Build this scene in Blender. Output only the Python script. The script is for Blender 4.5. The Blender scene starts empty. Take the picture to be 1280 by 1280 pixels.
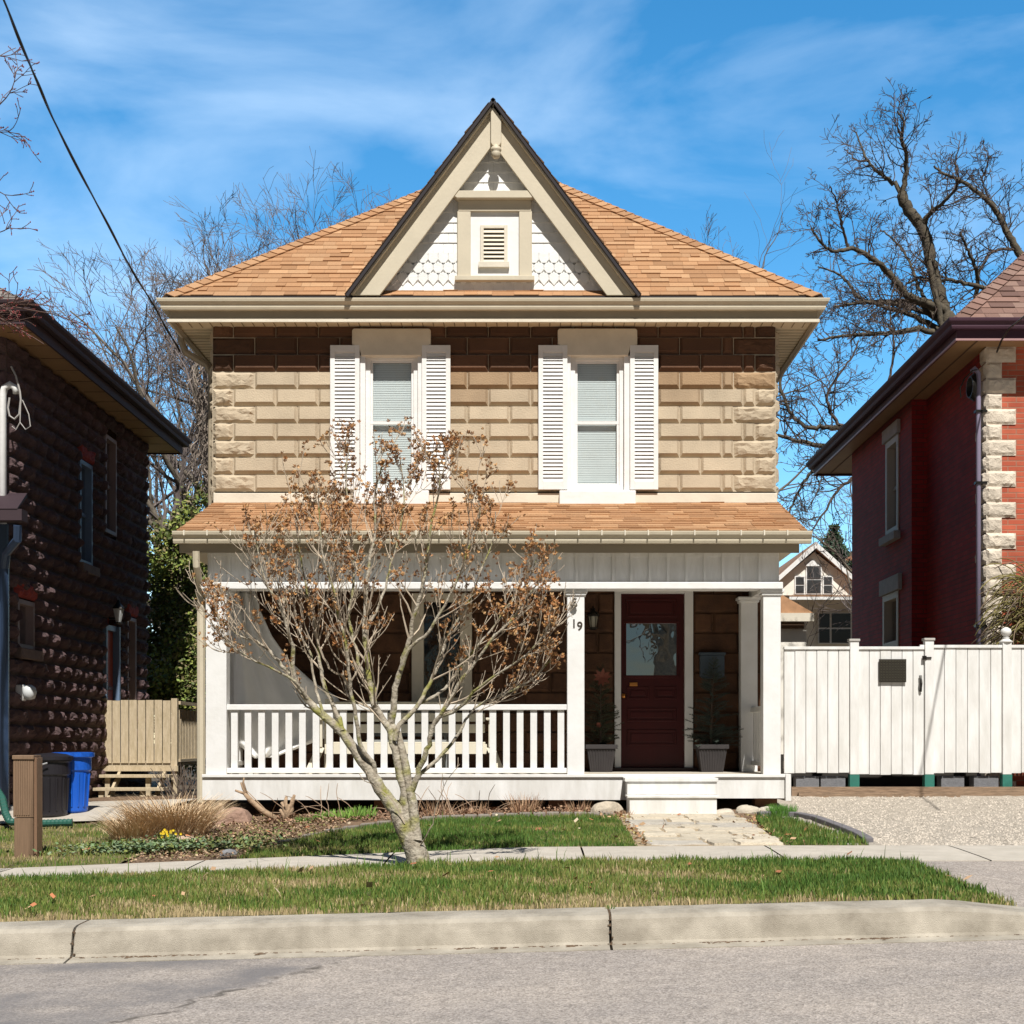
import bpy, math, random
import numpy as np
from mathutils import Vector, Matrix
R = math.radians
random.seed(7)
S = bpy.context.scene
COL = S.collection
# ---------------------------------------------------------------- camera, sky, sun
F = 1829.0; VX, VY = 665.0, 928.0; CZ = 1.15     # photo pixels: focal length, vanishing point; eye height (m)
cd = bpy.data.cameras.new('camera'); cam = bpy.data.objects.new('camera', cd); COL.objects.link(cam)
cam.location = (0, 0, CZ); cam.rotation_euler = (R(90), 0, 0)
cd.sensor_width = 56; cd.lens = 56*F/1280; cd.shift_x = -(VX-640)/1280; cd.shift_y = (VY-640)/1280
cd.clip_start = .1; cd.clip_end = 2000
S.camera = cam
ELEV, AZ = 53.0, 9.5
W = bpy.data.worlds.new('World'); S.world = W; W.use_nodes = True
wn, wl = W.node_tree.nodes, W.node_tree.links
wn.clear()
out = wn.new('ShaderNodeOutputWorld'); bg = wn.new('ShaderNodeBackground'); sky = wn.new('ShaderNodeTexSky')
sky.sky_type = 'NISHITA'; sky.sun_disc = False; sky.sun_elevation = R(ELEV); sky.sun_rotation = R(180-AZ)
sky.air_density = 1.0; sky.dust_density = .2; sky.ozone_density = 3.0
hs = wn.new('ShaderNodeHueSaturation'); hs.inputs['Saturation'].default_value = 1.34; hs.inputs['Value'].default_value = 1.02
hs.inputs['Hue'].default_value = .491
tc = wn.new('ShaderNodeTexCoord'); mp = wn.new('ShaderNodeMapping'); mp.inputs['Scale'].default_value = (3.2, 1.6, 8.5)
mp.inputs['Rotation'].default_value = (0, R(16), 0)
no = wn.new('ShaderNodeTexNoise'); no.inputs['Scale'].default_value = 1.15; no.inputs['Detail'].default_value = 7; no.inputs['Roughness'].default_value = .52
no.inputs['Distortion'].default_value = .5
cr = wn.new('ShaderNodeValToRGB'); cr.color_ramp.elements[0].position = .44; cr.color_ramp.elements[1].position = .88
cr.color_ramp.elements[1].color = (.46, .46, .46, 1)
mx = wn.new('ShaderNodeMixRGB'); mx.inputs[2].default_value = (7.2, 8.4, 9.4, 1)
wl.new(tc.outputs['Generated'], mp.inputs[0]); wl.new(mp.outputs[0], no.inputs['Vector']); wl.new(no.outputs[0], cr.inputs[0])
wl.new(sky.outputs[0], hs.inputs['Color']); wl.new(hs.outputs[0], mx.inputs[1]); wl.new(cr.outputs[0], mx.inputs[0])
spx = wn.new('ShaderNodeSeparateXYZ'); mrg = wn.new('ShaderNodeMapRange'); mrg.interpolation_type = 'SMOOTHSTEP'
mrg.inputs[1].default_value = -.2; mrg.inputs[2].default_value = .75; mrg.inputs[3].default_value = .09; mrg.inputs[4].default_value = 1.0  # sky dimmed towards the south to weaken the fill on front faces
wl.new(tc.outputs['Generated'], spx.inputs[0]); wl.new(spx.outputs[1], mrg.inputs[0])
mulw = wn.new('ShaderNodeMixRGB'); mulw.blend_type = 'MULTIPLY'; mulw.inputs[0].default_value = 1
wl.new(mx.outputs[0], mulw.inputs[1]); wl.new(mrg.outputs[0], mulw.inputs[2]); wl.new(mulw.outputs[0], bg.inputs[0]); wl.new(bg.outputs[0], out.inputs[0])
bg.inputs[1].default_value = .15
sd = bpy.data.lights.new('sun', 'SUN'); sun = bpy.data.objects.new('sun', sd); COL.objects.link(sun)
sd.energy = 4.8; sd.angle = R(.5); sd.color = (1, .965, .905)
sv = Vector((math.sin(R(AZ))*math.cos(R(ELEV)), -math.cos(R(AZ))*math.cos(R(ELEV)), math.sin(R(ELEV))))
sun.rotation_euler = sv.to_track_quat('Z', 'Y').to_euler(); sun.location = sv*60
S.view_settings.view_transform = 'Standard'; S.view_settings.look = 'None'; S.view_settings.gamma = 1
S.view_settings.exposure = .36
S.render.engine = 'CYCLES'
S.cycles.use_denoising = True
S.cycles.max_bounces = 8; S.cycles.transparent_max_bounces = 16
# ---------------------------------------------------------------- helpers
def X(px, Y): return (px-VX)*Y/F
def Z(py, Y): return CZ+(VY-py)*Y/F
def P(px, py, Y): return Vector((X(px, Y), Y, Z(py, Y)))
def lerp(a, b, t): return a+(b-a)*t
def interp(x, xs, ys): return float(np.interp(x, xs, ys))

MATS = {}
def mat(name, col, rough=.7, var=.0, vscale=8, bump=.0, bscale=60, metal=0, spec=.5, col2=None, attr=False, streak=False, detail=5, coat=0):
    if name in MATS: return MATS[name]
    m = bpy.data.materials.new(name); m.use_nodes = True; n, l = m.node_tree.nodes, m.node_tree.links
    b = n['Principled BSDF']; b.inputs['Roughness'].default_value = rough; b.inputs['Metallic'].default_value = metal
    b.inputs['Specular IOR Level'].default_value = spec; b.inputs['Coat Weight'].default_value = coat
    tcn = n.new('ShaderNodeTexCoord'); src = tcn.outputs['Object']
    if streak:
        mpn = n.new('ShaderNodeMapping'); mpn.inputs['Scale'].default_value = streak; l.new(src, mpn.inputs[0]); vsrc = mpn.outputs[0]
    else: vsrc = src
    c = None
    if attr:
        a = n.new('ShaderNodeAttribute'); a.attribute_name = 'Col'; c = a.outputs['Color']
    if var or col2:
        t = n.new('ShaderNodeTexNoise'); t.inputs['Scale'].default_value = vscale; t.inputs['Detail'].default_value = detail
        t.inputs['Roughness'].default_value = .62
        l.new(vsrc, t.inputs['Vector'])
        rp = n.new('ShaderNodeValToRGB'); rp.color_ramp.elements[0].position = .3; rp.color_ramp.elements[1].position = .7
        l.new(t.outputs[0], rp.inputs[0])
        mxn = n.new('ShaderNodeMixRGB'); l.new(rp.outputs[0], mxn.inputs[0])
        c2 = col2 or tuple(min(1, v*(1+var)) for v in col)
        c1 = col if col2 else tuple(v*(1-var) for v in col)
        if attr:
            mxn.inputs[1].default_value = (1-var,)*3+(1,); mxn.inputs[2].default_value = (1+var,)*3+(1,)
            ml = n.new('ShaderNodeMixRGB'); ml.blend_type = 'MULTIPLY'; ml.inputs[0].default_value = 1
            l.new(c, ml.inputs[1]); l.new(mxn.outputs[0], ml.inputs[2]); c = ml.outputs[0]
        else:
            mxn.inputs[1].default_value = (*c1, 1); mxn.inputs[2].default_value = (*c2, 1); c = mxn.outputs[0]
    if c is None: b.inputs['Base Color'].default_value = (*col, 1)
    else: l.new(c, b.inputs['Base Color'])
    if bump:
        t2 = n.new('ShaderNodeTexNoise'); t2.inputs['Scale'].default_value = bscale; t2.inputs['Detail'].default_value = 6
        l.new(vsrc, t2.inputs['Vector'])
        bp = n.new('ShaderNodeBump'); bp.inputs['Strength'].default_value = bump; bp.inputs['Distance'].default_value = .02
        l.new(t2.outputs[0], bp.inputs['Height']); l.new(bp.outputs[0], b.inputs['Normal'])
    MATS[name] = m; return m

def glass_mat(name, tint=(.75, .85, .9), refl=.25, rough=.01, wav=0):
    if name in MATS: return MATS[name]
    m = bpy.data.materials.new(name); m.use_nodes = True; n, l = m.node_tree.nodes, m.node_tree.links
    n.remove(n['Principled BSDF']); o = n['Material Output']
    tr = n.new('ShaderNodeBsdfTransparent'); tr.inputs[0].default_value = (*tint, 1)
    gl = n.new('ShaderNodeBsdfGlossy'); gl.inputs['Roughness'].default_value = rough; gl.inputs[0].default_value = (1, 1, 1, 1)
    fr = n.new('ShaderNodeLayerWeight'); fr.inputs[0].default_value = .5
    pw = n.new('ShaderNodeMath'); pw.operation = 'POWER'; pw.inputs[1].default_value = 4; l.new(fr.outputs['Facing'], pw.inputs[0])
    ad = n.new('ShaderNodeMath'); ad.operation = 'ADD'; ad.use_clamp = True; ad.inputs[1].default_value = refl
    ms = n.new('ShaderNodeMixShader'); l.new(pw.outputs[0], ad.inputs[0]); l.new(ad.outputs[0], ms.inputs[0])
    l.new(tr.outputs[0], ms.inputs[1]); l.new(gl.outputs[0], ms.inputs[2]); l.new(ms.outputs[0], o.inputs[0])
    if wav:
        t = n.new('ShaderNodeTexNoise'); t.inputs['Scale'].default_value = 3; tcn = n.new('ShaderNodeTexCoord')
        bp = n.new('ShaderNodeBump'); bp.inputs['Strength'].default_value = wav; bp.inputs['Distance'].default_value = .02
        l.new(tcn.outputs['Object'], t.inputs['Vector']); l.new(t.outputs[0], bp.inputs['Height']); l.new(bp.outputs[0], gl.inputs['Normal'])
    MATS[name] = m; return m

def brick_mat(name, c1, c2, cm, bw=.21, bh=.067, mort=.008, bump=.5):
    if name in MATS: return MATS[name]
    m = bpy.data.materials.new(name); m.use_nodes = True; n, l = m.node_tree.nodes, m.node_tree.links
    b = n['Principled BSDF']; b.inputs['Roughness'].default_value = .85
    uv = n.new('ShaderNodeUVMap'); br = n.new('ShaderNodeTexBrick')
    br.inputs['Color1'].default_value = (*c1, 1); br.inputs['Color2'].default_value = (*c2, 1); br.inputs['Mortar'].default_value = (*cm, 1)
    br.inputs['Scale'].default_value = 1; br.inputs['Brick Width'].default_value = bw; br.inputs['Row Height'].default_value = bh
    br.inputs['Mortar Size'].default_value = mort; br.inputs['Mortar Smooth'].default_value = .3
    l.new(uv.outputs[0], br.inputs['Vector'])
    t = n.new('ShaderNodeTexNoise'); t.inputs['Scale'].default_value = 2.5; t.inputs['Detail'].default_value = 8; l.new(uv.outputs[0], t.inputs['Vector'])
    rp = n.new('ShaderNodeValToRGB'); rp.color_ramp.elements[0].color = (.72, .72, .72, 1); rp.color_ramp.elements[1].color = (1.15, 1.12, 1.1, 1)
    rp.color_ramp.elements[0].position = .3; rp.color_ramp.elements[1].position = .7
    l.new(t.outputs[0], rp.inputs[0])
    ml = n.new('ShaderNodeMixRGB'); ml.blend_type = 'MULTIPLY'; ml.inputs[0].default_value = 1
    l.new(br.outputs[0], ml.inputs[1]); l.new(rp.outputs[0], ml.inputs[2]); l.new(ml.outputs[0], b.inputs['Base Color'])
    bp = n.new('ShaderNodeBump'); bp.inputs['Strength'].default_value = bump; bp.inputs['Distance'].default_value = .01; bp.invert = True
    l.new(br.outputs['Fac'], bp.inputs['Height']); l.new(bp.outputs[0], b.inputs['Normal'])
    MATS[name] = m; return m

def tag(o, label=None, cat=None, group=None, kind=None):
    if label: o['label'] = label
    if cat: o['category'] = cat
    if group: o['group'] = group
    if kind: o['kind'] = kind
    return o

def empty(name, loc, label, cat, group=None):
    o = bpy.data.objects.new(name, None); COL.objects.link(o); o.location = loc; o.empty_display_size = .1
    return tag(o, label, cat, group)

def wloc(o):
    p = Vector((0, 0, 0))
    while o is not None: p = p+o.location if not o.get('_abs') else p; o = o.parent
    return p

class MB:
    def __init__(s): s.v = []; s.f = []; s.c = []; s.col = None
    def face(s, ids): s.f.append(ids); s.c.append(s.col or (1, 1, 1))
    def quad(s, a, b, c, d):
        n = len(s.v); s.v += [tuple(a), tuple(b), tuple(c), tuple(d)]; s.face((n, n+1, n+2, n+3))
    def tri(s, a, b, c):
        n = len(s.v); s.v += [tuple(a), tuple(b), tuple(c)]; s.face((n, n+1, n+2))
    def hexa(s, p):   # 8 points: 4 bottom ccw, 4 top ccw
        n = len(s.v); s.v += [tuple(q) for q in p]
        for f in ((3, 2, 1, 0), (4, 5, 6, 7), (0, 1, 5, 4), (1, 2, 6, 5), (2, 3, 7, 6), (3, 0, 4, 7)): s.face(tuple(n+i for i in f))
        return s
    def box(s, x0, x1, y0, y1, z0, z1):
        if x0 > x1: x0, x1 = x1, x0
        if y0 > y1: y0, y1 = y1, y0
        if z0 > z1: z0, z1 = z1, z0
        s.hexa([(x0, y0, z0), (x1, y0, z0), (x1, y1, z0), (x0, y1, z0), (x0, y0, z1), (x1, y0, z1), (x1, y1, z1), (x0, y1, z1)]); return s
    def beam(s, a, b, w, h, up=(0, 0, 1)):
        a, b = Vector(a), Vector(b); d = (b-a).normalized(); u = Vector(up); r = d.cross(u)
        if r.length < 1e-4: r = d.cross(Vector((1, 0, 0)))
        r.normalize(); u = r.cross(d)
        r *= w/2; u *= h/2
        s.hexa([a-r-u, a+r-u, b+r-u, b-r-u, a-r+u, a+r+u, b+r+u, b-r+u]); return s
    def prism(s, poly, y0, y1):    # polygon in XZ (ccw seen from -Y), extruded along Y
        n = len(s.v); k = len(poly)
        s.v += [(p[0], y0, p[1]) for p in poly]+[(p[0], y1, p[1]) for p in poly]
        s.face(tuple(range(n, n+k))); s.face(tuple(range(n+2*k-1, n+k-1, -1)))
        for i in range(k):
            j = (i+1) % k; s.face((n+j, n+i, n+k+i, n+k+j))
        return s
    def tube(s, pts, rad, k=6, cap=True):
        pts = [Vector(p) for p in pts]; m = len(pts); n0 = len(s.v)
        if not hasattr(rad, '__len__'): rad = [rad]*m
        prev = None
        for i, p in enumerate(pts):
            d = (pts[min(i+1, m-1)]-pts[max(i-1, 0)])
            if d.length < 1e-9: d = Vector((0, 0, 1))
            d.normalize()
            if prev is None:
                a = Vector((0, 0, 1)) if abs(d.z) < .9 else Vector((1, 0, 0)); r = d.cross(a).normalized()
            else:
                r = prev-d*prev.dot(d)
                if r.length < 1e-6: r = d.orthogonal()
                r.normalize()
            prev = r; q = d.cross(r)
            for j in range(k):
                t = 2*math.pi*j/k; v = p+(r*math.cos(t)+q*math.sin(t))*rad[i]; s.v.append((v.x, v.y, v.z))
        for i in range(m-1):
            for j in range(k):
                j2 = (j+1) % k; s.face((n0+i*k+j, n0+i*k+j2, n0+(i+1)*k+j2, n0+(i+1)*k+j))
        if cap:
            s.face(tuple(n0+j for j in range(k-1, -1, -1))); s.face(tuple(n0+(m-1)*k+j for j in range(k)))
        return s
    def lathe(s, c, prof, k=16):    # prof: (radius, z)
        n0 = len(s.v); m = len(prof)
        for r, z in prof:
            for j in range(k):
                t = 2*math.pi*j/k; s.v.append((c[0]+r*math.cos(t), c[1]+r*math.sin(t), c[2]+z))
        for i in range(m-1):
            for j in range(k):
                j2 = (j+1) % k; s.face((n0+i*k+j, n0+i*k+j2, n0+(i+1)*k+j2, n0+(i+1)*k+j))
        s.face(tuple(n0+j for j in range(k-1, -1, -1))); s.face(tuple(n0+(m-1)*k+j for j in range(k)))
        return s
    def sweep(s, path, prof):     # path XY, outward = right hand; prof closed polygon (offset outward, z)
        m = len(path); k = len(prof); n0 = len(s.v); path = [Vector(p).to_2d() if len(p) > 2 else Vector(p) for p in path]
        nr = []
        for i in range(m-1):
            d = (path[i+1]-path[i]).normalized(); nr.append(Vector((d.y, -d.x)))
        for i in range(m):
            a = nr[max(i-1, 0)]; b = nr[min(i, m-2)]; o = (a+b)/(1+a.dot(b))
            for (off, z) in prof: s.v.append((path[i].x+o.x*off, path[i].y+o.y*off, z))
        for i in range(m-1):
            for j in range(k):
                j2 = (j+1) % k; s.face((n0+i*k+j, n0+(i+1)*k+j, n0+(i+1)*k+j2, n0+i*k+j2))
        s.face(tuple(n0+j for j in range(k))); s.face(tuple(n0+(m-1)*k+j for j in range(k-1, -1, -1)))
        return s
    def build(s, name, m, parent=None, bev=0, smooth=False, loc=None, colors=False, label=None, cat=None, group=None, kind=None, fixn=False):
        me = bpy.data.meshes.new(name)
        o = bpy.data.objects.new(name, me); COL.objects.link(o)
        off = Vector(loc) if loc is not None else (wloc(parent) if parent is not None else Vector((0, 0, 0)))
        v = np.array(s.v, dtype=np.float64).reshape(-1, 3)
        if parent is not None and loc is None: o.location = (0, 0, 0)
        elif parent is not None: o.location = off-wloc(parent)
        else: o.location = off
        v = v-np.array(off)
        sizes = np.array([len(f) for f in s.f], dtype=np.int32)
        flat = np.concatenate([np.array(f, dtype=np.int32) for f in s.f])
        me.vertices.add(len(v)); me.vertices.foreach_set('co', v.ravel())
        me.loops.add(len(flat)); me.loops.foreach_set('vertex_index', flat)
        me.polygons.add(len(sizes)); me.polygons.foreach_set('loop_start', np.concatenate([[0], np.cumsum(sizes)[:-1]]).astype(np.int32))
        try: me.polygons.foreach_set('loop_total', sizes)
        except Exception: pass
        me.update(calc_edges=True)
        nrm = np.zeros(len(sizes)*3); me.polygons.foreach_get('normal', nrm); nrm = np.abs(nrm.reshape(-1, 3))
        uvl = me.uv_layers.new(name='UVMap')
        pn = np.repeat(nrm, sizes, axis=0); pv = v[flat]+np.array(off)
        ax = pn.argmax(axis=1)
        uu = np.where(ax == 0, pv[:, 1], pv[:, 0]); vv = np.where(ax == 2, pv[:, 1], pv[:, 2])
        uvl.data.foreach_set('uv', np.stack([uu, vv], 1).ravel())
        if colors:
            ca = me.color_attributes.new('Col', 'FLOAT_COLOR', 'CORNER')
            cc = np.repeat(np.array(s.c, dtype=np.float64), sizes, axis=0); cc = np.concatenate([cc, np.ones((len(cc), 1))], 1)
            ca.data.foreach_set('color', cc.ravel())
        me.polygons.foreach_set('use_smooth', np.full(len(sizes), bool(smooth)))
        me.materials.append(m)
        me.update()
        if fixn:
            import bmesh
            bm = bmesh.new(); bm.from_mesh(me); bmesh.ops.remove_doubles(bm, verts=bm.verts, dist=1e-5); bmesh.ops.recalc_face_normals(bm, faces=bm.faces); bm.to_mesh(me); bm.free()
        if bev:
            md = o.modifiers.new('bevel', 'BEVEL'); md.width = bev; md.segments = 2; md.limit_method = 'ANGLE'; md.angle_limit = R(40); md.harden_normals = False
        if parent is not None: o.parent = parent
        return tag(o, label, cat, group, kind)

def copy_tree(o, loc=None, parent=None):
    c = o.copy(); COL.objects.link(c); c.parent = parent
    if loc is not None: c.location = loc
    for ch in [q for q in COL.objects if q.parent is o]: copy_tree(ch, None, c)
    return c

def text_part(txt, size, loc, m, parent, name, ext=.004):
    cu = bpy.data.curves.new('txt', 'FONT'); cu.body = txt; cu.size = size; cu.extrude = ext; cu.align_x = 'CENTER'; cu.offset = .0015
    to = bpy.data.objects.new('txt', cu); COL.objects.link(to)
    bpy.context.view_layer.update()
    me = bpy.data.meshes.new_from_object(to.evaluated_get(bpy.context.evaluated_depsgraph_get()))
    bpy.data.objects.remove(to)
    me.transform(Matrix.Rotation(R(90), 4, 'X'))
    me.materials.clear(); me.materials.append(m)
    o = bpy.data.objects.new(name, me); COL.objects.link(o); o.parent = parent; o.location = Vector(loc)-wloc(parent)
    return o

def n1(x, y, s=0):
    return (math.sin(x*1.7+s*3.1+math.sin(y*1.3+s))+math.sin(y*2.3-s*1.7+math.sin(x*2.9+s*2))+math.sin((x+y)*3.7+s))/3

# ---------------------------------------------------------------- ground height
def kdrop(x): return interp(x, [2.35, 3.3], [0, .13])
def gz(x, y):
    b = interp(y, [8.2, 8.5, 11, 12, 15.4, 17, 19, 60], [0, .18, .255, .285, .40, .53, .56, .6])
    if x < 0:
        t = interp(y, [8.5, 11, 13, 16, 18, 60], [.024, .035, .035, .028, .028, .01]); return b+t*max(x, -9)
    t = interp(y, [8.5, 11], [.025, 0]); d = kdrop(x)*(10.6-y)/2.1 if 8.45 < y < 10.6 else 0
    return b+t*min(x, 9)-d

def sheet(name, xs, yf, yb, ny, dz, m, rough=0, **k):
    mb = MB(); nx = len(xs)
    for x in xs:
        a, b = (yf(x) if callable(yf) else yf), (yb(x) if callable(yb) else yb)
        for j in range(ny+1):
            y = a+(b-a)*j/ny; mb.v.append((x, y, gz(x, y)+dz+(random.uniform(-rough, rough) if rough else 0)))
    w = ny+1
    for i in range(nx-1):
        for j in range(ny): mb.face((i*w+j, (i+1)*w+j, (i+1)*w+j+1, i*w+j+1))
    return mb.build(name, m, smooth=True, **k)
def lin(a, b, n): return [a+(b-a)*i/n for i in range(n+1)]

M_ground = mat('soil', (.10, .075, .045), .95, .35, 3, .6, 40)
M_lawnsoil = mat('thatch', (.11, .10, .035), .95, bump=.6, bscale=70, col2=(.17, .14, .065), vscale=22, detail=8)
def asphalt():
    m = bpy.data.materials.new('asphalt'); m.use_nodes = True; n, l = m.node_tree.nodes, m.node_tree.links; b = n['Principled BSDF']; b.inputs['Roughness'].default_value = .9
    t = n.new('ShaderNodeTexCoord')
    def N(sc, d=4, r=.6):
        q = n.new('ShaderNodeTexNoise'); q.inputs['Scale'].default_value = sc; q.inputs['Detail'].default_value = d; q.inputs['Roughness'].default_value = r; l.new(t.outputs['Object'], q.inputs['Vector']); return q
    def ramp(src, p0, p1, c0, c1):
        q = n.new('ShaderNodeValToRGB'); q.color_ramp.elements[0].position = p0; q.color_ramp.elements[1].position = p1
        q.color_ramp.elements[0].color = (*c0, 1); q.color_ramp.elements[1].color = (*c1, 1); l.new(src, q.inputs[0]); return q.outputs[0]
    def mul(a, b_):
        q = n.new('ShaderNodeMixRGB'); q.blend_type = 'MULTIPLY'; q.inputs[0].default_value = 1; l.new(a, q.inputs[1]); l.new(b_, q.inputs[2]); return q.outputs[0]
    v = n.new('ShaderNodeTexVoronoi'); v.inputs['Scale'].default_value = 95; l.new(t.outputs['Object'], v.inputs['Vector'])
    agg = ramp(v.outputs['Color'], .1, .9, (.235, .203, .175), (.50, .44, .385))
    c = mul(agg, ramp(N(.7, 6).outputs[0], .35, .65, (.84, .84, .86), (1.08, 1.06, 1.04)))
    c = mul(c, ramp(N(9, 6).outputs[0], .3, .7, (.85, .85, .85), (1.12, 1.12, 1.12)))
    c = mul(c, ramp(N(2.3, 5, .7).outputs[0], .64, .72, (1, 1, 1), (.78, .76, .74)))
    c = mul(c, ramp(N(28, 3, .7).outputs[0], .66, .72, (1, 1, 1), (.72, .70, .68)))
    c = mul(c, ramp(N(150, 2).outputs[0], .3, .7, (.72, .72, .72), (1.25, 1.25, 1.25)))
    # repaired darker patch with its own outline, near the left kerb
    sp = n.new('ShaderNodeSeparateXYZ'); l.new(t.outputs['Object'], sp.inputs[0])
    def mr(src, a, b_, c0=0., c1=1.):
        q = n.new('ShaderNodeMapRange'); q.inputs[1].default_value = a; q.inputs[2].default_value = b_; q.inputs[3].default_value = c0; q.inputs[4].default_value = c1; l.new(src, q.inputs[0]); return q.outputs[0]
    def op(a, b_, o='MULTIPLY'):
        q = n.new('ShaderNodeMath'); q.operation = o; l.new(a, q.inputs[0])
        if isinstance(b_, (int, float)): q.inputs[1].default_value = b_
        else: l.new(b_, q.inputs[1])
        return q.outputs[0]
    wob = op(N(2.2, 6).outputs[0], .55)
    xx = op(op(sp.outputs[0], wob, 'ADD'), op(sp.outputs[1], -.42), 'ADD')
    edge = mr(xx, -4.02, -4.15)
    blotch = mr(N(1.1, 5).outputs[0], .42, .62)
    f = op(edge, op(op(blotch, .75), .12, 'ADD'))
    dk = n.new('ShaderNodeMixRGB'); dk.inputs[2].default_value = (.155, .145, .145, 1); l.new(f, dk.inputs[0]); l.new(c, dk.inputs[1])
    # crack along the patch edge
    crk = op(op(mr(xx, -4.10, -4.06), mr(xx, -4.02, -4.06)), mr(N(6, 4).outputs[0], .4, .55))
    ck = n.new('ShaderNodeMixRGB'); ck.inputs[2].default_value = (.10, .085, .07, 1); l.new(crk, ck.inputs[0]); l.new(dk.outputs[0], ck.inputs[1])
    l.new(ck.outputs[0], b.inputs['Base Color'])
    bp = n.new('ShaderNodeBump'); bp.inputs['Strength'].default_value = .55; bp.inputs['Distance'].default_value = .01; l.new(v.outputs['Distance'], bp.inputs['Height']); l.new(bp.outputs[0], b.inputs['Normal'])
    MATS['asphalt'] = m; return m
M_asph = asphalt()
M_conc = mat('kerb_concrete', (.25, .218, .172), .9, bump=.5, bscale=240, col2=(.50, .45, .37), vscale=4, detail=16)
M_walk = mat('sidewalk_concrete', (.40, .36, .30), .9, bump=.3, bscale=90, col2=(.52, .47, .40), vscale=5, detail=12)
M_flag = mat('flagstone', (.44, .38, .29), .85, bump=.5, bscale=40, col2=(.62, .57, .48), vscale=9, detail=10)
M_mulch = mat('mulch', (.09, .05, .03), .95, bump=1, bscale=45, col2=(.26, .17, .10), vscale=35, detail=10)
M_gravel = mat('gravel', (.30, .262, .21), .95, bump=1, bscale=75, col2=(.52, .46, .385), vscale=42, detail=8)
M_dirt = mat('crack_dirt', (.12, .08, .05), .95, .4, 30, .5, 60)

# ground sheet to the horizon
mb = MB(); xs = [-400, -150, -60, -30, -16]+lin(-9, 9, 24)+[16, 30, 60, 150, 400]
ys = [-400, -120, -40, -12, -2, 4, 7.5, 8.1, 8.35, 8.6]+lin(9, 20, 22)+[24, 30, 45, 80, 160, 400, 900]
for x in xs:
    for y in ys: mb.v.append((x, y, (gz(x, y) if y > 8.2 else min(gz(x, y), 0.2)) - (.05 if y > 8.15 else .12)))
w = len(ys)
for i in range(len(xs)-1):
    for j in range(w-1): mb.face((i*w+j, (i+1)*w+j, (i+1)*w+j+1, i*w+j+1))
mb.build('ground', M_ground, kind='structure')
YK = 8.02
sheet('road', [-60, -30, -12]+lin(-8, 8, 32)+[12, 30, 60], -3.5, YK, 12, 0, M_asph, kind='structure')
sheet('far_pavement', [-60, 60], -12, -3.8, 2, .05, M_walk, kind='structure')
# kerb
mb = MB()
for (a, b_) in ((-30, -5.6), (-5.585, -2.57), (-2.555, .43), (.445, 3.4), (3.415, 30)):
    xs = lin(a, b_, max(2, int((b_-a)/.15)))
    prof = [(YK, -.06), (YK+.0, .004), (8.135, .016), (8.15, .03), (8.165, .10), (8.18, .15), (8.205, .172), (8.25, .182), (8.46, .186), (8.50, .17), (8.50, 0)]
    n0 = len(mb.v); k = len(prof)
    for x in xs:
        t = (gz(x, 8.3)-gz(0, 8.3))
        for (y, z) in prof:
            zz = z if z < .05 else z-(z-.03)*kdrop(x)/.18
            mb.v.append((x, y+.004*n1(x*3, y*9), t+zz+.003*n1(x*5, y*7, 2)))
    for i in range(len(xs)-1):
        for j in range(k-1): mb.face((n0+i*k+j, n0+(i+1)*k+j, n0+(i+1)*k+j+1, n0+i*k+j+1))
    mb.face(tuple(n0+j for j in range(k))); mb.face(tuple(n0+(len(xs)-1)*k+j for j in range(k-1, -1, -1)))
mb.build('kerb', M_conc, kind='structure')
# dirt line in the gutter
mb = MB()
for i in range(2600):
    x = random.uniform(-4.4, 3.8); q = n1(x*2.1, 3, 1)+.5*n1(x*9, 1, 4)
    if q < .1 and random.random() < .85: continue
    y = 8.133-abs(random.gauss(0, .012+.012*max(q, 0)))+.006*n1(x*7, 1)
    s_ = random.uniform(.003, .010); z = gz(x, 8)+.012; mb.hexa([(x-s_*1.8, y-s_*.6, z), (x+s_*1.5, y-s_*.4, z), (x+s_*1.6, y+s_*.5, z), (x-s_*1.2, y+s_*.4, z), (x-s_*.8, y-s_*.2, z+s_*.7), (x+s_*.8, y-s_*.2, z+s_*.6), (x+s_*.8, y+s_*.2, z+s_*.7), (x-s_*.8, y+s_*.2, z+s_*.6)])
for (xx, n) in ((-2.563, 45), (.437, 80)):
    for i in range(n):
        x = xx+random.gauss(0, .006); y = random.uniform(8.12, 8.45); z = gz(xx, 8)+(interp(y, [8.13, 8.18, 8.3], [.02, .15, .18]))
        s = random.uniform(.002, .006); mb.box(x-s, x+s, y-s, y+s, z-s, z+s*.6)
mb.build('gutter_dirt', M_dirt, kind='stuff', label='dry brown dirt and leaf crumbs along the foot of the kerb', cat='dirt')
# sidewalk
def wf(x): return 10.97
def wb(x): return interp(x, [-4, 2], [11.75, 12.1])
mb = MB(); x = -30.
while x < 30:
    x2 = x+1.52; g = .008; seg = lin(x+g, x2-g, 4)
    n0 = len(mb.v)
    for q in seg:
        for (y, dz) in ((wf(q), -.08), (wf(q), .01), (wf(q)+.3, .014), (wb(q)-.3, .014), (wb(q), .01), (wb(q), -.08)): mb.v.append((q, y, gz(q, y)+dz))
    for i in range(4):
        for j in range(5): mb.face((n0+i*6+j, n0+(i+1)*6+j, n0+(i+1)*6+j+1, n0+i*6+j+1))
    x = x2
mb.build('sidewalk', M_walk, kind='structure')
GX = 2.80
sheet('verge', lin(-30, GX, 90), 8.5, 10.97, 12, .0, M_lawnsoil, rough=.005, kind='structure')
sheet('driveway_apron', lin(GX, 7.5, 20), 8.47, 10.97, 10, .004, M_asph, kind='structure')
sheet('gravel_driveway', lin(2.55, 7.5, 60), lambda x: wb(x), 17.6, 60, .004, M_gravel, rough=.008, kind='structure')
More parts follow.
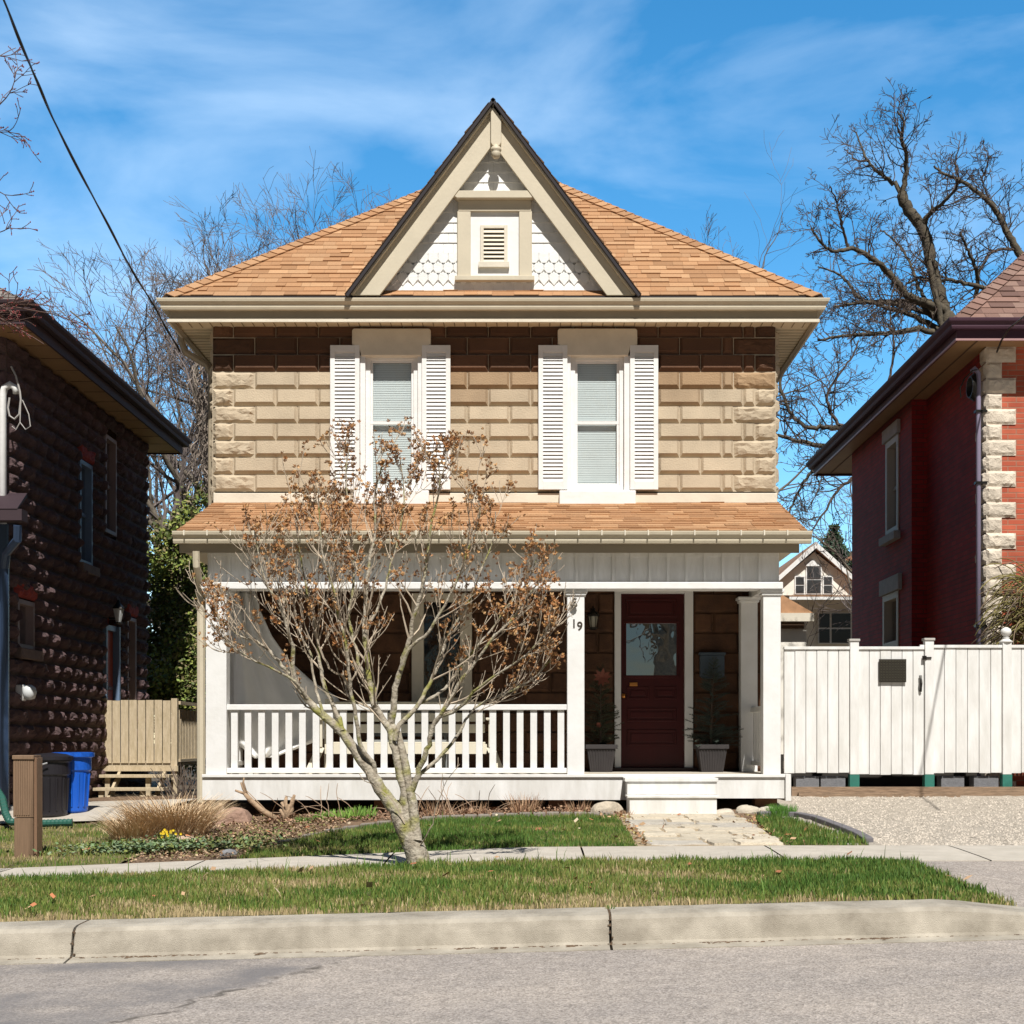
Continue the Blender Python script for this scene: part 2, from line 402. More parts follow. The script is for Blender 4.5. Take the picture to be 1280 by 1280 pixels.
sheet('yard', lin(-16, 2.7, 120), lambda x: wb(x), 20, 30, -.006, M_mulch, rough=.01, kind='structure')
sheet('side_path', lin(-9, -4.15, 30), 15.7, 18.2, 12, .02, M_walk, kind='structure')
def lawn_back(x): return interp(x, [-2.4, -2.0, -1.6, -1.0, .3, .9], [12.3, 13.7, 14.4, 14.9, 15.0, 15.0])
def right_of(x): return True
sheet('front_lawn', lin(-2.4, .87, 50), lambda x: wb(x), lawn_back, 20, .004, M_lawnsoil, rough=.006, kind='structure')
sheet('side_lawn', lin(-9, -3.35, 40), lambda x: wb(x), lambda x: interp(x, [-9, -4.2, -3.35], [15.6, 15.6, 12.8]), 16, .004, M_lawnsoil, rough=.006, kind='structure')
def sl_l(y): return interp(y, [12.1, 15.1], [2.12, 2.25])
sheet('lawn_patch', lin(2.1, 2.80, 14), lambda x: wb(x)+.02, lambda x: interp(x, [2.1, 2.25, 2.6, 2.80], [12.6, 14.9, 14.6, 12.9]), 14, .006, M_lawnsoil, rough=.006, kind='structure')
# flagstone path: irregular stones
path = MB()
y = 12.13; row = 0
rnd = random.Random(5)
while y < 15.12:
    h = rnd.uniform(.20, .42); h = min(h, 15.2-y); x = .93+rnd.uniform(-.03, .05)
    while x < 2.05:
        wd = rnd.uniform(.22, .6)
        if x+wd > 1.95: wd = 2.1-x+rnd.uniform(-.04, .04)
        pts = []
        for (a, b_) in ((0, 0), (.35, -.02), (.7, .02), (1, 0), (1.0, .5), (1, 1), (.6, 1.03), (.3, .98), (0, 1), (-.01, .5)):
            pts.append((x+.014+(wd-.028)*a+rnd.uniform(-.02, .02), y+.016+(h-.032)*b_+rnd.uniform(-.02, .02)))
        n0 = len(path.v); k = len(pts); dz = rnd.uniform(.016, .03)
        for q in (0, 1):
            for p in pts:
                cx, cy = x+wd/2, y+h/2; f = 1 if q == 0 else .95
                path.v.append((cx+(p[0]-cx)*f, cy+(p[1]-cy)*f, gz(p[0], p[1])+(0 if q == 0 else dz)))
        pf_ = rnd.uniform(.8, 1.05); path.col = tuple(pf_*c for c in ((.56, .49, .38) if rnd.random() > .2 else (.46, .42, .36)))
        path.face(tuple(range(n0+k, n0+2*k)))
        for i in range(k): path.face((n0+i, n0+(i+1) % k, n0+k+(i+1) % k, n0+k+i))
        x += wd
    y += h
path.build('path', mat('flagstones', (1, 1, 1), .85, .18, 14, .6, 45, attr=True, detail=9), colors=True, kind='structure')
sheet('path_bed', lin(.86, 2.13, 10), lambda x: wb(x), 15.3, 12, .006, mat('path_sand', (.30, .22, .13), .95, bump=.8, bscale=60, col2=(.42, .33, .22), vscale=25), rough=.005, kind='structure')

# ---------------------------------------------------------------- masonry
def rough_block(mb, u0, u1, z0, z1, fr, depth, rnd, nu=7, nz=4, amp=.5, dome=0.):
    """rock-faced block; fr(u, z, d) -> point"""
    n0 = len(mb.v); nu, nz = int(nu*1.5), nz+2
    ph = [rnd.uniform(0, 50) for _ in range(6)]; bl = depth*rnd.uniform(.85, 1.15)
    for i in range(nu+1):
        for j in range(nz+1):
            a, b = i/nu, j/nz; u, z = lerp(u0, u1, a), lerp(z0, z1, b)
            if i in (0, nu) or j in (0, nz): mb.v.append(tuple(fr(u, z, 0))); continue
            w = .5*math.sin(u*23+ph[0]+3*b)+.35*math.sin(u*47+ph[1]-4*b)+.3*math.sin(z*61+u*17+ph[2])
            d = bl*(.85+amp*.42*w+amp*rnd.uniform(-.22, .22))
            cut = .38+.16*math.sin(u*31+ph[3])+.10*math.sin(u*67+ph[4])      # broken lower edge
            if b < cut: d *= .35+.65*(b/cut)**.7
            if dome: d *= 1-dome*abs(2*a-1)**2.2; d *= 1-dome*.6*abs(2*b-1)**3
            mb.v.append(tuple(fr(u+rnd.uniform(-.008, .008), z+rnd.uniform(-.006, .006), max(d, .004))))
    for i in range(nu):
        for j in range(nz):
            a = n0+i*(nz+1)+j; q = (a, a+nz+1, a+nz+2, a+1)
            if rnd.random() < .5: mb.face((q[0], q[1], q[2])); mb.face((q[0], q[2], q[3]))
            else: mb.face((q[0], q[1], q[3])); mb.face((q[1], q[2], q[3]))

def panel_block(mb, u0, u1, z0, z1, fr, d=.040, ib=.043, it=.008, il=.030):
    A = [fr(u0, z0, 0), fr(u1, z0, 0), fr(u1, z1, 0), fr(u0, z1, 0)]
    B = [fr(u0+il, z0+ib, d), fr(u1-il, z0+ib, d), fr(u1-il, z1-it, d*.8), fr(u0+il, z1-it, d*.8)]
    n = len(mb.v); mb.v += [tuple(p) for p in A+B]
    mb.face((n+4, n+5, n+6, n+7))
    for i in range(4):
        j = (i+1) % 4; mb.face((n+i, n+j, n+4+j, n+4+i))

def masonry(wall, back, U0, U1, zs, blen, fr, openings, rnd, base, edge0=False, edge1=False, all_rough=0, colvar=.07, half0=.25, depth=.05, phase=0, g=.006, dome=0.):
    for r in range(len(zs)-1):
        z0, z1 = zs[r], zs[r+1]
        cuts = [(a, b) for (a, b, c, d) in openings if c < z1-.02 and d > z0+.02]
        free = [(U0, U1)]
        for (a, b) in cuts:
            nf = []
            for (p, q) in free:
                if b <= p or a >= q: nf.append((p, q)); continue
                if a > p: nf.append((p, a))
                if b < q: nf.append((b, q))
            free = nf
        off = (blen if (r+phase) % 2 == 0 else half0)
        joints = [U0, U0+off]
        while joints[-1]+blen < U1-.12: joints.append(joints[-1]+blen)
        if edge1:
            last = (blen if (r+phase) % 2 == 0 else half0); joints = [j for j in joints if j < U1-last-.1]+[U1-last]
        joints.append(U1)
        for (p, q) in free:
            back.quad(fr(p, z0, -.001), fr(q, z0, -.001), fr(q, z1, -.001), fr(p, z1, -.001))
        for i in range(len(joints)-1):
            for (p, q) in free:
                a, b = max(joints[i], p), min(joints[i+1], q)
                if b-a < .05: continue
                f = 1+rnd.uniform(-colvar, colvar)
                bc = base(p0_=(a+b)/2, z=z0, rnd=rnd) if callable(base) else base
                wall.col = tuple(c*f for c in bc)
                e = (edge0 and i == 0) or (edge1 and i == len(joints)-2)
                if all_rough or e:
                    rough_block(wall, a+g, b-g, z0+g, z1-g, fr, all_rough or depth, rnd, nu=(7 if b-a > .3 else 4), amp=.5, dome=dome)
                else: panel_block(wall, a+.003, b-.003, z0+.002, z1-.002, fr)

TAN = (.47, .385, .275)
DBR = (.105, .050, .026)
def tan_fn(p0_, z, rnd):     # top courses dark brown, courses just below them browner towards the right
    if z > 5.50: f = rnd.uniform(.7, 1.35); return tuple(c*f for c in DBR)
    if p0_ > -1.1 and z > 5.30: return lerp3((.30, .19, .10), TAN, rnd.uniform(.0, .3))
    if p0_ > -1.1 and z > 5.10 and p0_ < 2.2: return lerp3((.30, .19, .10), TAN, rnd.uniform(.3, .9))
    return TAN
def lerp3(a, b, t): return tuple(a[i]+(b[i]-a[i])*t for i in range(3))
M_block = mat('tan_blocks', (1, 1, 1), .88, .14, 2.2, .35, 55, attr=True, detail=10)
M_mortar = mat('mortar', (.50, .42, .31), .92, .15, 20, .3, 80)
M_beige = mat('beige_trim', (.55, .485, .365), .6, .06, 3, .08, 30)
M_cream = mat('cream_paint', (.66, .60, .49), .7, .08, 4, .15, 40)
M_white = mat('white_paint', (.70, .69, .665), .55, bump=.15, bscale=18, col2=(.78, .775, .765), vscale=4, detail=10)
M_white2 = mat('weathered_white_paint', (.60, .585, .55), .6, bump=.3, bscale=14, col2=(.785, .78, .765), vscale=4.5, streak=(1.6, 1, .35), detail=11)
M_taupe = mat('taupe_metal', (.335, .28, .20), .45, .05, 3)
M_dark = mat('dark_gap', (.02, .018, .015), .9)
M_blackedge = mat('roof_edge', (.022, .018, .022), .8)
M_glass = glass_mat('window_glass', (.90, .94, .95), .10, .0, .05)
M_doorglass = glass_mat('door_glass', (.03, .05, .09), .62, .0, .10)
M_blind = mat('blind', (.66, .68, .66), .8, .04, 3)

YW = 17.4
XL, XR = -3.80, 2.90
hx = lambda px: X(px, YW)
hz = lambda py: Z(py, YW)
HOUSE = empty('house', (-.45, 17.4, .5), 'two-storey tan block house with an orange-brown shingle roof, pointed gable and white front porch', 'house')
rnd = random.Random(11)
fr_front = lambda u, z, d: (u, YW-d, z)
# upper wall
zt = 6.10; zs = [4.13-.204*0]
while zs[-1] < zt-.05: zs.append(zs[-1]+.2035)
zs[-1] = min(zs[-1], 6.13)
WIN = [(463, 517, 450, 608), (719, 774, 451, 607)]
op = [(hx(451), hx(527.5), hz(612), hz(433)), (hx(709), hx(787), hz(613), hz(434))]
wall, back = MB(), MB()
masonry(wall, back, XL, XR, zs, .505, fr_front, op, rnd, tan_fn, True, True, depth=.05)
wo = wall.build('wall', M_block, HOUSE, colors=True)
# side walls (rough) + back, simple
fr_l = lambda u, z, d: (XL-d, u, z)
back.box(XL+.01, XL+.03, YW, 26, .3, 6.1)
side = MB()
masonry(side, back, YW+.02, 26, [.36+.2035*i for i in range(29)], .505, fr_l, [], rnd, TAN, True, False)
fr_r = lambda u, z, d: (XR+d, u, z)
masonry(side, back, YW+.02, 26, [.36+.2035*i for i in range(29)], .505, lambda u, z, d: (XR+d, YW+26-u, z), [], rnd, TAN, False, True)
side.build('side_wall', M_block, HOUSE, colors=True)
back.box(XL, XR, 25.98, 26.0, .3, 6.1)
back.box(XL+.05, XR-.05, 21.0, 21.1, .3, 6.1)
back.build('mortar', M_mortar, HOUSE)
# lower wall under porch: larger recessed-panel blocks
lw, lb = MB(), MB()
dop = [(hx(768), hx(866), .0, hz(732)), (hx(515), hx(590), 1.6, hz(742))]
zs2 = [.80+.235*i for i in range(13)]
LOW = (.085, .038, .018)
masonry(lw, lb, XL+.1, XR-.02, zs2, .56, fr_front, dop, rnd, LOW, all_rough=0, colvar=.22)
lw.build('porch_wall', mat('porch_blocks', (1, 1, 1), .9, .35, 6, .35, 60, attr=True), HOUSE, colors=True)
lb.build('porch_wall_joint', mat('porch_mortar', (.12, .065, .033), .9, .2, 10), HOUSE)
# band course
MB().box(XL+.02, XR+.01, YW-.05, YW, hz(633), hz(617)).build('band', M_cream, HOUSE, bev=.008)
MB().box(XL, XR, YW-.02, YW+.1, .1, .80).build('foundation', mat('foundation', (.10, .085, .07), .95, .3, 5), HOUSE)

# ---- upper windows
def sash_window(root, x0, x1, z0, z1, mz, y, name='window', fw=.055, m=M_white, blind=(0., 1.), dark=True):
    """a double hung window: frame as part, sash, pane and blind below it. x-z plane, y = face of frame"""
    f = MB()
    f.box(x0-fw, x0, y, y+.08, z0-fw, z1+fw); f.box(x1, x1+fw, y, y+.08, z0-fw, z1+fw)
    f.box(x0, x1, y, y+.08, z1, z1+fw); f.box(x0, x1, y, y+.08, z0-fw, z0)
    fo = f.build(name, m, root, bev=.004)
    s = MB(); t = .028
    s.box(x0, x1, y+.02, y+.05, mz-.018, mz+.018)
    for (a, b) in ((z0, mz-.018), (mz+.018, z1)):
        s.box(x0, x0+t, y+.022, y+.048, a, b); s.box(x1-t, x1, y+.022, y+.048, a, b)
    s.box(x0+t, x1-t, y+.024, y+.046, z1-t, z1); s.box(x0+t, x1-t, y+.024, y+.046, z0, z0+t)
    s.build('sash', m, fo)
    p = MB(); p.quad((x0+t, y+.035, z0+t), (x1-t, y+.035, z0+t), (x1-t, y+.035, z1-t), (x0+t, y+.035, z1-t)); p.build('pane', M_glass, fo)
    if dark: 
        d = MB(); d.box(x0-.02, x1+.02, y+.5, y+.52, z0-.1, z1+.1); d.build('room', M_dark, fo)
    if blind:
        b = MB(); a0, a1 = lerp(z0, z1, blind[0]), lerp(z0, z1, blind[1]); k = int((a1-a0)/.027)
        for i in range(k):
            z = a0+(a1-a0)*i/k; b.quad((x0+.01, y+.0775, z), (x1-.01, y+.0775, z), (x1-.01, y+.082, z+.0272), (x0+.01, y+.082, z+.0272))
        b.build('blind', M_blind, fo)
    return fo
def shutter(root, x0, x1, z0, z1, y):
    s = MB(); w = .055; t = .04
    s.box(x0, x0+w, y, y+t, z0, z1); s.box(x1-w, x1, y, y+t, z0, z1)
    s.box(x0+w, x1-w, y, y+t, z1-.085, z1); s.box(x0+w, x1-w, y, y+t, z0, z0+.10)
    so = s.build('shutter', M_white, root, bev=.003)
    l = MB(); n = 34; a, b = z0+.10, z1-.085; p = (b-a)/n
    for i in range(n):
        z = a+p*i
        l.hexa([(x0+w, y+.004, z), (x1-w, y+.004, z), (x1-w, y+.010, z), (x0+w, y+.010, z), (x0+w, y+.026, z+p*.98), (x1-w, y+.026, z+p*.98), (x1-w, y+.032, z+p*.98), (x0+w, y+.032, z+p*.98)])
    l.box(x0+w, x1-w, y+.034, y+.039, a, b)
    l.build('louvres', M_white, so)
for k, (a, b, t, bt) in enumerate(WIN):
    x0, x1, z0, z1 = hx(a), hx(b), hz(bt), hz(t)
    fo = sash_window(HOUSE, x0, x1, z0, z1, hz(528), YW-.005, blind=(.0, .985))
    # casing steps
    c = MB(); e0, e1 = op[k][0], op[k][1]
    c.box(e0, x0-.055, YW-.06, YW+.05, hz(617), hz(446)); c.box(x1+.055, e1, YW-.06, YW+.05, hz(617), hz(446))
    c.box(x0-.075, x1+.075, YW-.035, YW+.04, hz(622), z0-.055)
    c.box(e0, e1, YW-.03, YW+.05, z1+.055, hz(446)+.02)
    c.build('casing', M_white, fo, bev=.004)
    # lintel
    l0, l1 = hx(a-22), hx(b+22)
    L = MB(); L.prism([(l0+.11, hz(447)), (l1-.11, hz(447)), (l1-.085, hz(437)), (l1, hz(433)), (l1, hz(415)), (l1-.02, hz(413)), (l0+.02, hz(413)), (l0, hz(415)), (l0, hz(433)), (l0+.085, hz(437))], YW-.09, YW+.02)
    L.build('lintel', M_cream, HOUSE, bev=.012)
    s0, s1 = hx(a-20), hx(b+20)
    MB().box(s0, s1, YW-.12, YW, hz(632.5), hz(615)).build('sill', M_white, HOUSE, bev=.01)
    shs = [(414, 450.5), (528, 563.5)] if k == 0 else [(673, 709), (787, 822)]
    for (p, q) in shs: shutter(HOUSE, hx(p), hx(q), hz(613.5), hz(434), YW-.095)

# ---- eaves
RY = YW-.37; EZ = 6.345
lipx0, lipx1, lipy = XL-.42, XR+.42, YW-.33
pathE = [(lipx0, 26.5), (lipx0, lipy), (lipx1, lipy), (lipx1, 26.5)]
sf = MB(); zsf = 6.085
for (a, b, c, d) in ((lipx0+.02, XL, lipy+.02, 26), (XR, lipx1-.02, lipy+.02, 26), (XL, XR, lipy+.02, YW+.02)): sf.box(a, b, c, d, zsf, zsf+.02)
def soffit_mat():
    m = mat('soffit_cream', (.74, .64, .46), .6, .05, 3); n, l = m.node_tree.nodes, m.node_tree.links
    return m
sf.build('soffit', soffit_mat(), HOUSE)
sj = MB(); x = lipx0+.05
while x < lipx1: sj.box(x, x+.012, lipy+.02, YW, zsf-.004, zsf-.001); x += .125
y = YW+.1
while y < 26:
    sj.box(lipx0+.02, XL, y, y+.012, zsf-.004, zsf-.001); sj.box(XR, lipx1-.02, y, y+.012, zsf-.004, zsf-.001); y += .125
sj.build('soffit_groove', mat('soffit_groove', (.30, .23, .14), .8), HOUSE)
fa = MB().sweep(pathE, [(-.04, 6.06), (.0, 6.05), (.022, 6.052), (.022, 6.085), (.004, 6.095), (.006, 6.30), (-.04, 6.31)])
fa.build('fascia', M_taupe, HOUSE)
lip_ = MB().sweep(pathE, [(.004, 6.046), (.030, 6.048), (.030, 6.080), (.004, 6.088)]); lip_.build('fascia_lip', M_cream, HOUSE)
GUT = lambda o, z: [(o+.004, z-.115), (o+.075, z-.115), (o+.085, z-.09), (o+.085, z-.065), (o+.118, z-.03), (o+.125, z-.004), (o+.125, z+.008), (o+.112, z+.008), (o+.112, z-.008), (o+.02, z-.07), (o+.004, z-.02)]
MB().sweep(pathE, GUT(.006, 6.292)).build('gutter', M_beige, HOUSE)
# ---- shingles
def shingles(mb, P, ex, up, v0, v1, lim, pal, rnd, step=.145, tab=(.14, .36), th=.011, nrm=None):
    """plane point P, unit vectors ex (along eave), up (up slope); lim(v)->(u0,u1)"""
    nn = Vector(ex).cross(Vector(up)).normalized() if nrm is None else Vector(nrm)
    ex, up, P = Vector(ex), Vector(up), Vector(P)
    v = v0
    while v < v1:
        u0, u1 = lim(v+step*.5)
        if u1-u0 > .02:
            u = u0-rnd.uniform(0, .12) if u1-u0 > .5 else u0; u = max(u, u0)
            while u < u1-.001:
                wd = min(rnd.uniform(*tab), u1-u); t = th*rnd.choice((.8, 1, 1.7)); c = rnd.choice(pal); f = rnd.uniform(.90, 1.10)
                mb.col = tuple(q*f for q in c)
                a = P+ex*(u+.001)+up*v; b = P+ex*(u+wd-.001)+up*v; vv = up*(step*1.06)
                mb.hexa([a, b, b+vv, a+vv, a+nn*t, b+nn*t, b+vv+nn*.003, a+vv+nn*.003])
                u += wd
        v += step
PAL = [(.43, .235, .115), (.45, .255, .13), (.40, .21, .10), (.48, .28, .145), (.42, .225, .108), (.36, .19, .09)]
M_shing = mat('shingles', (1, 1, 1), .92, .10, 60, .5, 160, attr=True)
pitch = .8175; half = 3.81; cx = -.45
rx0, rx1 = cx-half, cx+half
upv = Vector((0, 1, pitch)).normalized(); L1 = math.hypot(half, half*pitch)
DH = 1.335; DHW = 1.70        # dormer slope, half width
rf = MB(); 
def lim_front(v): 
    t = v/L1*half; return (t, 2*half-t)
shingles(rf, (rx0, RY, EZ), (1, 0, 0), upv, 0, L1, lim_front, PAL, rnd, step=.132, tab=(.10, .29))
# side slopes
BY = 26.9
shingles(rf, (rx0, BY, EZ), (0, -1, 0), Vector((1, 0, pitch)).normalized(), 0, L1, lambda v: (v/L1*half, BY-RY-v/L1*half), PAL, rnd, tab=(.3, .6))
shingles(rf, (rx1, RY, EZ), (0, 1, 0), Vector((-1, 0, pitch)).normalized(), 0, L1, lambda v: (v/L1*half, BY-RY-v/L1*half), PAL, rnd, tab=(.3, .6))
rf.build('roof', M_shing, HOUSE, colors=True)
ub = MB(); ap0 = (cx, RY+half, EZ+half*pitch-.01); ap1 = (cx, BY-half, EZ+half*pitch-.01); e = EZ-.012
A, B, C, D = (rx0, RY, e), (rx1, RY, e), (rx1, BY, e), (rx0, BY, e)
ub.tri(A, B, ap0); ub.quad(B, C, ap1, ap0); ub.tri(C, D, ap1); ub.quad(D, A, ap0, ap1); ub.quad(A, D, C, B)
ub.build('roof_deck', mat('underlay', (.20, .12, .06), .9), HOUSE)
MB().sweep([(rx0, BY), (rx0, RY), (rx1, RY), (rx1, BY)], [(-.05, EZ-.045), (.012, EZ-.045), (.012, EZ-.004), (-.05, EZ-.004)]).build('drip_edge', M_blackedge, HOUSE)
# hip caps
hc = MB()
for (cxx, s) in ((rx0, 1), (rx1, -1)):
    a = Vector((cxx, RY, EZ+.01)); b = Vector((cx, RY+half, EZ+half*pitch+.01)); d = (b-a); Ln = d.length; d.normalize(); n = int(Ln/.15)
    nf = Vector((0, -pitch, 1)).normalized(); ns = Vector((-s*pitch, 0, 1)).normalized()
    ef = Vector((s, 0, 0)); es = Vector((0, 1, 0))
    for i in range(n):
        p = a+d*(Ln*i/n); q = a+d*(Ln*(i+1.15)/n); f = rnd.uniform(.85, 1.1); hc.col = tuple(c*f for c in rnd.choice(PAL[:5]))
        for (e1, n_) in ((ef, nf), (es, ns)):
            w1 = (e1-d*e1.dot(d)).normalized()*.15
            lo, hi = .024, .010
            pts = [p+n_*lo, p+w1+n_*lo, q+w1+n_*hi, q+n_*hi]
            if (s > 0) != (e1 is ef): pts = pts[::-1]
            hc.hexa([v-n_*.012 for v in pts]+pts)
hc.build('hip_cap', M_shing, HOUSE, colors=True)

# ---- front gable dormer
YD = 17.15; YB = 16.93
gx = lambda px: X(px, YB); gzz = lambda py: Z(py, YB)
apz = gzz(124); bz0 = gzz(367); ccx = cx
hw = (apz-bz0)/DH
G = MB()
# wall triangle (white shingles), built in rows
dz0 = EZ+pitch*(YD-RY)-.03
def gwid(z): return (apz-.10-z)/DH
MB().prism([(ccx-gwid(dz0), dz0), (ccx+gwid(dz0), dz0), (ccx, apz-.10)], YD, YD+.06).build('gable_wall', M_white2, HOUSE)
gs = MB(); z = dz0+.0; r = 0; M_shake = mat('white_shakes', (1, 1, 1), .7, .06, 10, .2, 50, attr=True)
dd = MB()
while z < apz-.3:
    wmx = gwid(z+.06)-.02; hh = .118; sw = .118
    diamond = r < 4
    x = -wmx if False else -math.ceil(wmx/sw)*sw+(sw/2 if r % 2 else 0)
    while x < wmx:
        f = rnd.uniform(.95, 1.0); gs.col = (.79*f, .785*f, .76*f); a, b = max(x, -wmx), min(x+sw, wmx)
        if b-a > .02:
            y0 = YD-.004-.006
            if diamond and r > 0:
                m = (a+b)/2; top = z+hh*1.5
                gs.prism([(ccx+a+.002, z+hh*.35), (ccx+m, z-.03), (ccx+b-.002, z+hh*.35), (ccx+b-.002, z+hh), (ccx+a+.002, z+hh)], y0-.006, YD)
            else:
                g = .0015; gs.hexa([(ccx+a+g, y0-.006, z), (ccx+b-g, y0-.006, z), (ccx+b-g, YD, z), (ccx+a+g, YD, z), (ccx+a+g, y0+.005, z+hh-.002), (ccx+b-g, y0+.005, z+hh-.002), (ccx+b-g, YD, z+hh-.002), (ccx+a+g, YD, z+hh-.002)])
        x += sw
    z += hh; r += 1
gs.build('gable_shingles', M_shake, HOUSE, colors=True)
# bargeboards
for s in (-1, 1):
    bw = .335
    tp = apz-.045
    pts = [(ccx+s*0.0, tp), (ccx+s*(hw-.03), bz0-.0), (ccx+s*(hw-.03-bw), bz0), (ccx, tp-bw*DH)]
    if s > 0: pts = pts[::-1]
    MB().prism(pts, YB+.06, YB+.10).build('bargeboard', M_beige, HOUSE, bev=.005, fixn=True)
    # crown strip just under the roofing
    pts = [(ccx, tp+.035), (ccx+s*(hw+.005), bz0-.005), (ccx+s*(hw-.065), bz0-.005), (ccx, tp-.052)]
    if s > 0: pts = pts[::-1]
    MB().prism(pts, YB+.0, YB+.058).build('bargeboard_moulding', M_beige, HOUSE, bev=.003, fixn=True)
    # soffit board of the rake
    n_ = Vector((s*DH, 0, 1)).normalized(); dn = Vector((s, 0, -DH)).normalized()
    a = Vector((ccx, 0, apz)); Ls = hw*math.hypot(1, DH)+.03
    sl = MB(); sl.hexa([a+Vector((0, YB-.05, 0))-n_*.035, a+dn*Ls+Vector((0, YB-.05, 0))-n_*.035, a+dn*Ls+Vector((0, 20.2, 0))-n_*.035, a+Vector((0, 20.2, 0))-n_*.035,
             a+Vector((0, YB-.05, 0)), a+dn*Ls+Vector((0, YB-.05, 0)), a+dn*Ls+Vector((0, 20.2, 0)), a+Vector((0, 20.2, 0))])
    sl.build('gable_roof_edge', M_blackedge, HOUSE, fixn=True)
    gr = MB(); Lz = Ls-.16; base = a+dn*Ls+n_*.004
    if s < 0: shingles(gr, (base.x, 20.2, base.z), (0, -1, 0), -dn, 0, Lz, lambda v: (0, 20.2-YB+.06), PAL, rnd, tab=(.2, .4), nrm=n_)
    else: shingles(gr, (base.x, YB-.06, base.z), (0, 1, 0), -dn, 0, Lz, lambda v: (0, 20.2-YB+.06), PAL, rnd, tab=(.2, .4), nrm=n_)
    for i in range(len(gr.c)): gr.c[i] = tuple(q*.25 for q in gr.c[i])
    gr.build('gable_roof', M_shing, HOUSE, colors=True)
    MB().box(ccx+s*.02, ccx+s*(gwid(7.9)), YB+.08, YD, 0, 0) if False else None
kp = MB().prism([(gx(613.5), gzz(178)), (gx(616), gzz(182)), (gx(624), gzz(182)), (gx(626.5), gzz(178)), (gx(626.5), gzz(138)), (gx(620), gzz(127)), (gx(613.5), gzz(130))], YB-.0, YB+.059)
ko = kp.build('king_post', M_beige, HOUSE, bev=.006)
MB().lathe((gx(620), YB+.0, gzz(199)), [(.005, 0), (.035, .012), (.05, .04), (.055, .075), (.05, .085), (.062, .095), (.064, .11), (.055, .135), (.03, .15), (.02, .17)], 16).build('finial', M_beige, ko, smooth=True)
dx = lambda px: X(px, YD); dz = lambda py: Z(py, YD)
V = MB().box(dx(572), dx(588.5), YD-.06, YD+.01, dz(347), dz(266)).box(dx(649), dx(665), YD-.06, YD+.01, dz(347), dz(266)).box(dx(573), dx(664), YD-.065, YD+.01, dz(266.2), dz(253))
vo = V.build('vent_surround', M_beige, HOUSE, bev=.005)
MB().prism([(dx(572), dz(253)), (dx(664), dz(253)), (dx(670), dz(249)), (dx(670), dz(246.5)), (dx(664), dz(244)), (dx(572), dz(244)), (dx(566), dz(246.5)), (dx(566), dz(249))], YD-.15, YD).build('cornice', M_beige, vo, bev=.005)
MB().box(dx(569), dx(668), YD-.09, YD, dz(353), dz(347.4)).build('vent_sill', M_beige, vo, bev=.004)
MB().box(dx(588.5), dx(649), YD-.022, YD+.005, dz(347.4), dz(266)).build('panel', M_white, vo)
vf = MB(); a0, a1, b0, b1 = dx(600.5), dx(634.5), dz(334), dz(283)
vf.box(a0, a0+.04, YD-.045, YD-.02, b0, b1); vf.box(a1-.04, a1, YD-.045, YD-.02, b0, b1); vf.box(a0+.04, a1-.04, YD-.045, YD-.02, b1-.035, b1); vf.box(a0-.02, a1+.02, YD-.07, YD-.02, b0-.02, b0+.045)
vf.build('vent_frame', M_cream, vo, bev=.003)
lv = MB(); n = 8
for i in range(n):
    z = lerp(b0+.05, b1-.04, i/n); h = (b1-b0-.09)/n
    lv.hexa([(a0+.04, YD-.05, z), (a1-.04, YD-.05, z), (a1-.04, YD-.042, z-.004), (a0+.04, YD-.042, z-.004), (a0+.04, YD-.028, z+h*.72), (a1-.04, YD-.028, z+h*.72), (a1-.04, YD-.022, z+h*.68), (a0+.04, YD-.022, z+h*.68)])
lv.build('louvres', M_cream, vo)
MB().box(a0+.04, a1-.04, YD-.0225, YD-.0215, b0+.04, b1-.03).build('vent_opening', M_dark, vo)

# ---- porch roof
PY0 = 15.56; PZ0 = Z(664, 15.56); PZ1 = 4.00
PX0, PX1 = XL+.02, 2.93
sl = Vector((0, YW-PY0, PZ1-PZ0)); Ls = sl.length; sl.normalize()
pr = MB(); PAL2 = PAL
shingles(pr, (PX0, PY0, PZ0), (1, 0, 0), sl, 0, Ls-.01, lambda v: (0, PX1-PX0), PAL2, rnd, th=.012)
pro = pr.build('porch_roof', M_shing, HOUSE, colors=True)
d_ = MB(); nn = Vector((0, -sl.z, sl.y)); t = nn*.03
d_.hexa([(PX0-.01, PY0+t.y*-1, PZ0-.03), (PX1+.01, PY0, PZ0-.03), (PX1+.01, YW, PZ1-.03), (PX0-.01, YW, PZ1-.03), (PX0-.01, PY0, PZ0-.002), (PX1+.01, PY0, PZ0-.002), (PX1+.01, YW, PZ1-.002), (PX0-.01, YW, PZ1-.002)])
d_.build('porch_roof_deck', mat('deck_edge', (.30, .2, .11), .8), pro)
pg = MB().sweep([(PX0-.02, PY0+.02), (PX1+.03, PY0+.02)], GUT(.012, PZ0-.02)); pgo = pg.build('porch_gutter', M_beige, HOUSE)
br = MB(); x = PX0+.1
while x < PX1:
    br = MB().box(x, x+.014, PY0-.118, PY0+.03, PZ0-.016, PZ0-.006).box(x+.0, x+.014, PY0-.128, PY0-.1181, PZ0-.06, PZ0-.006); br.build('gutter_strap', M_cream, pgo); x += .245
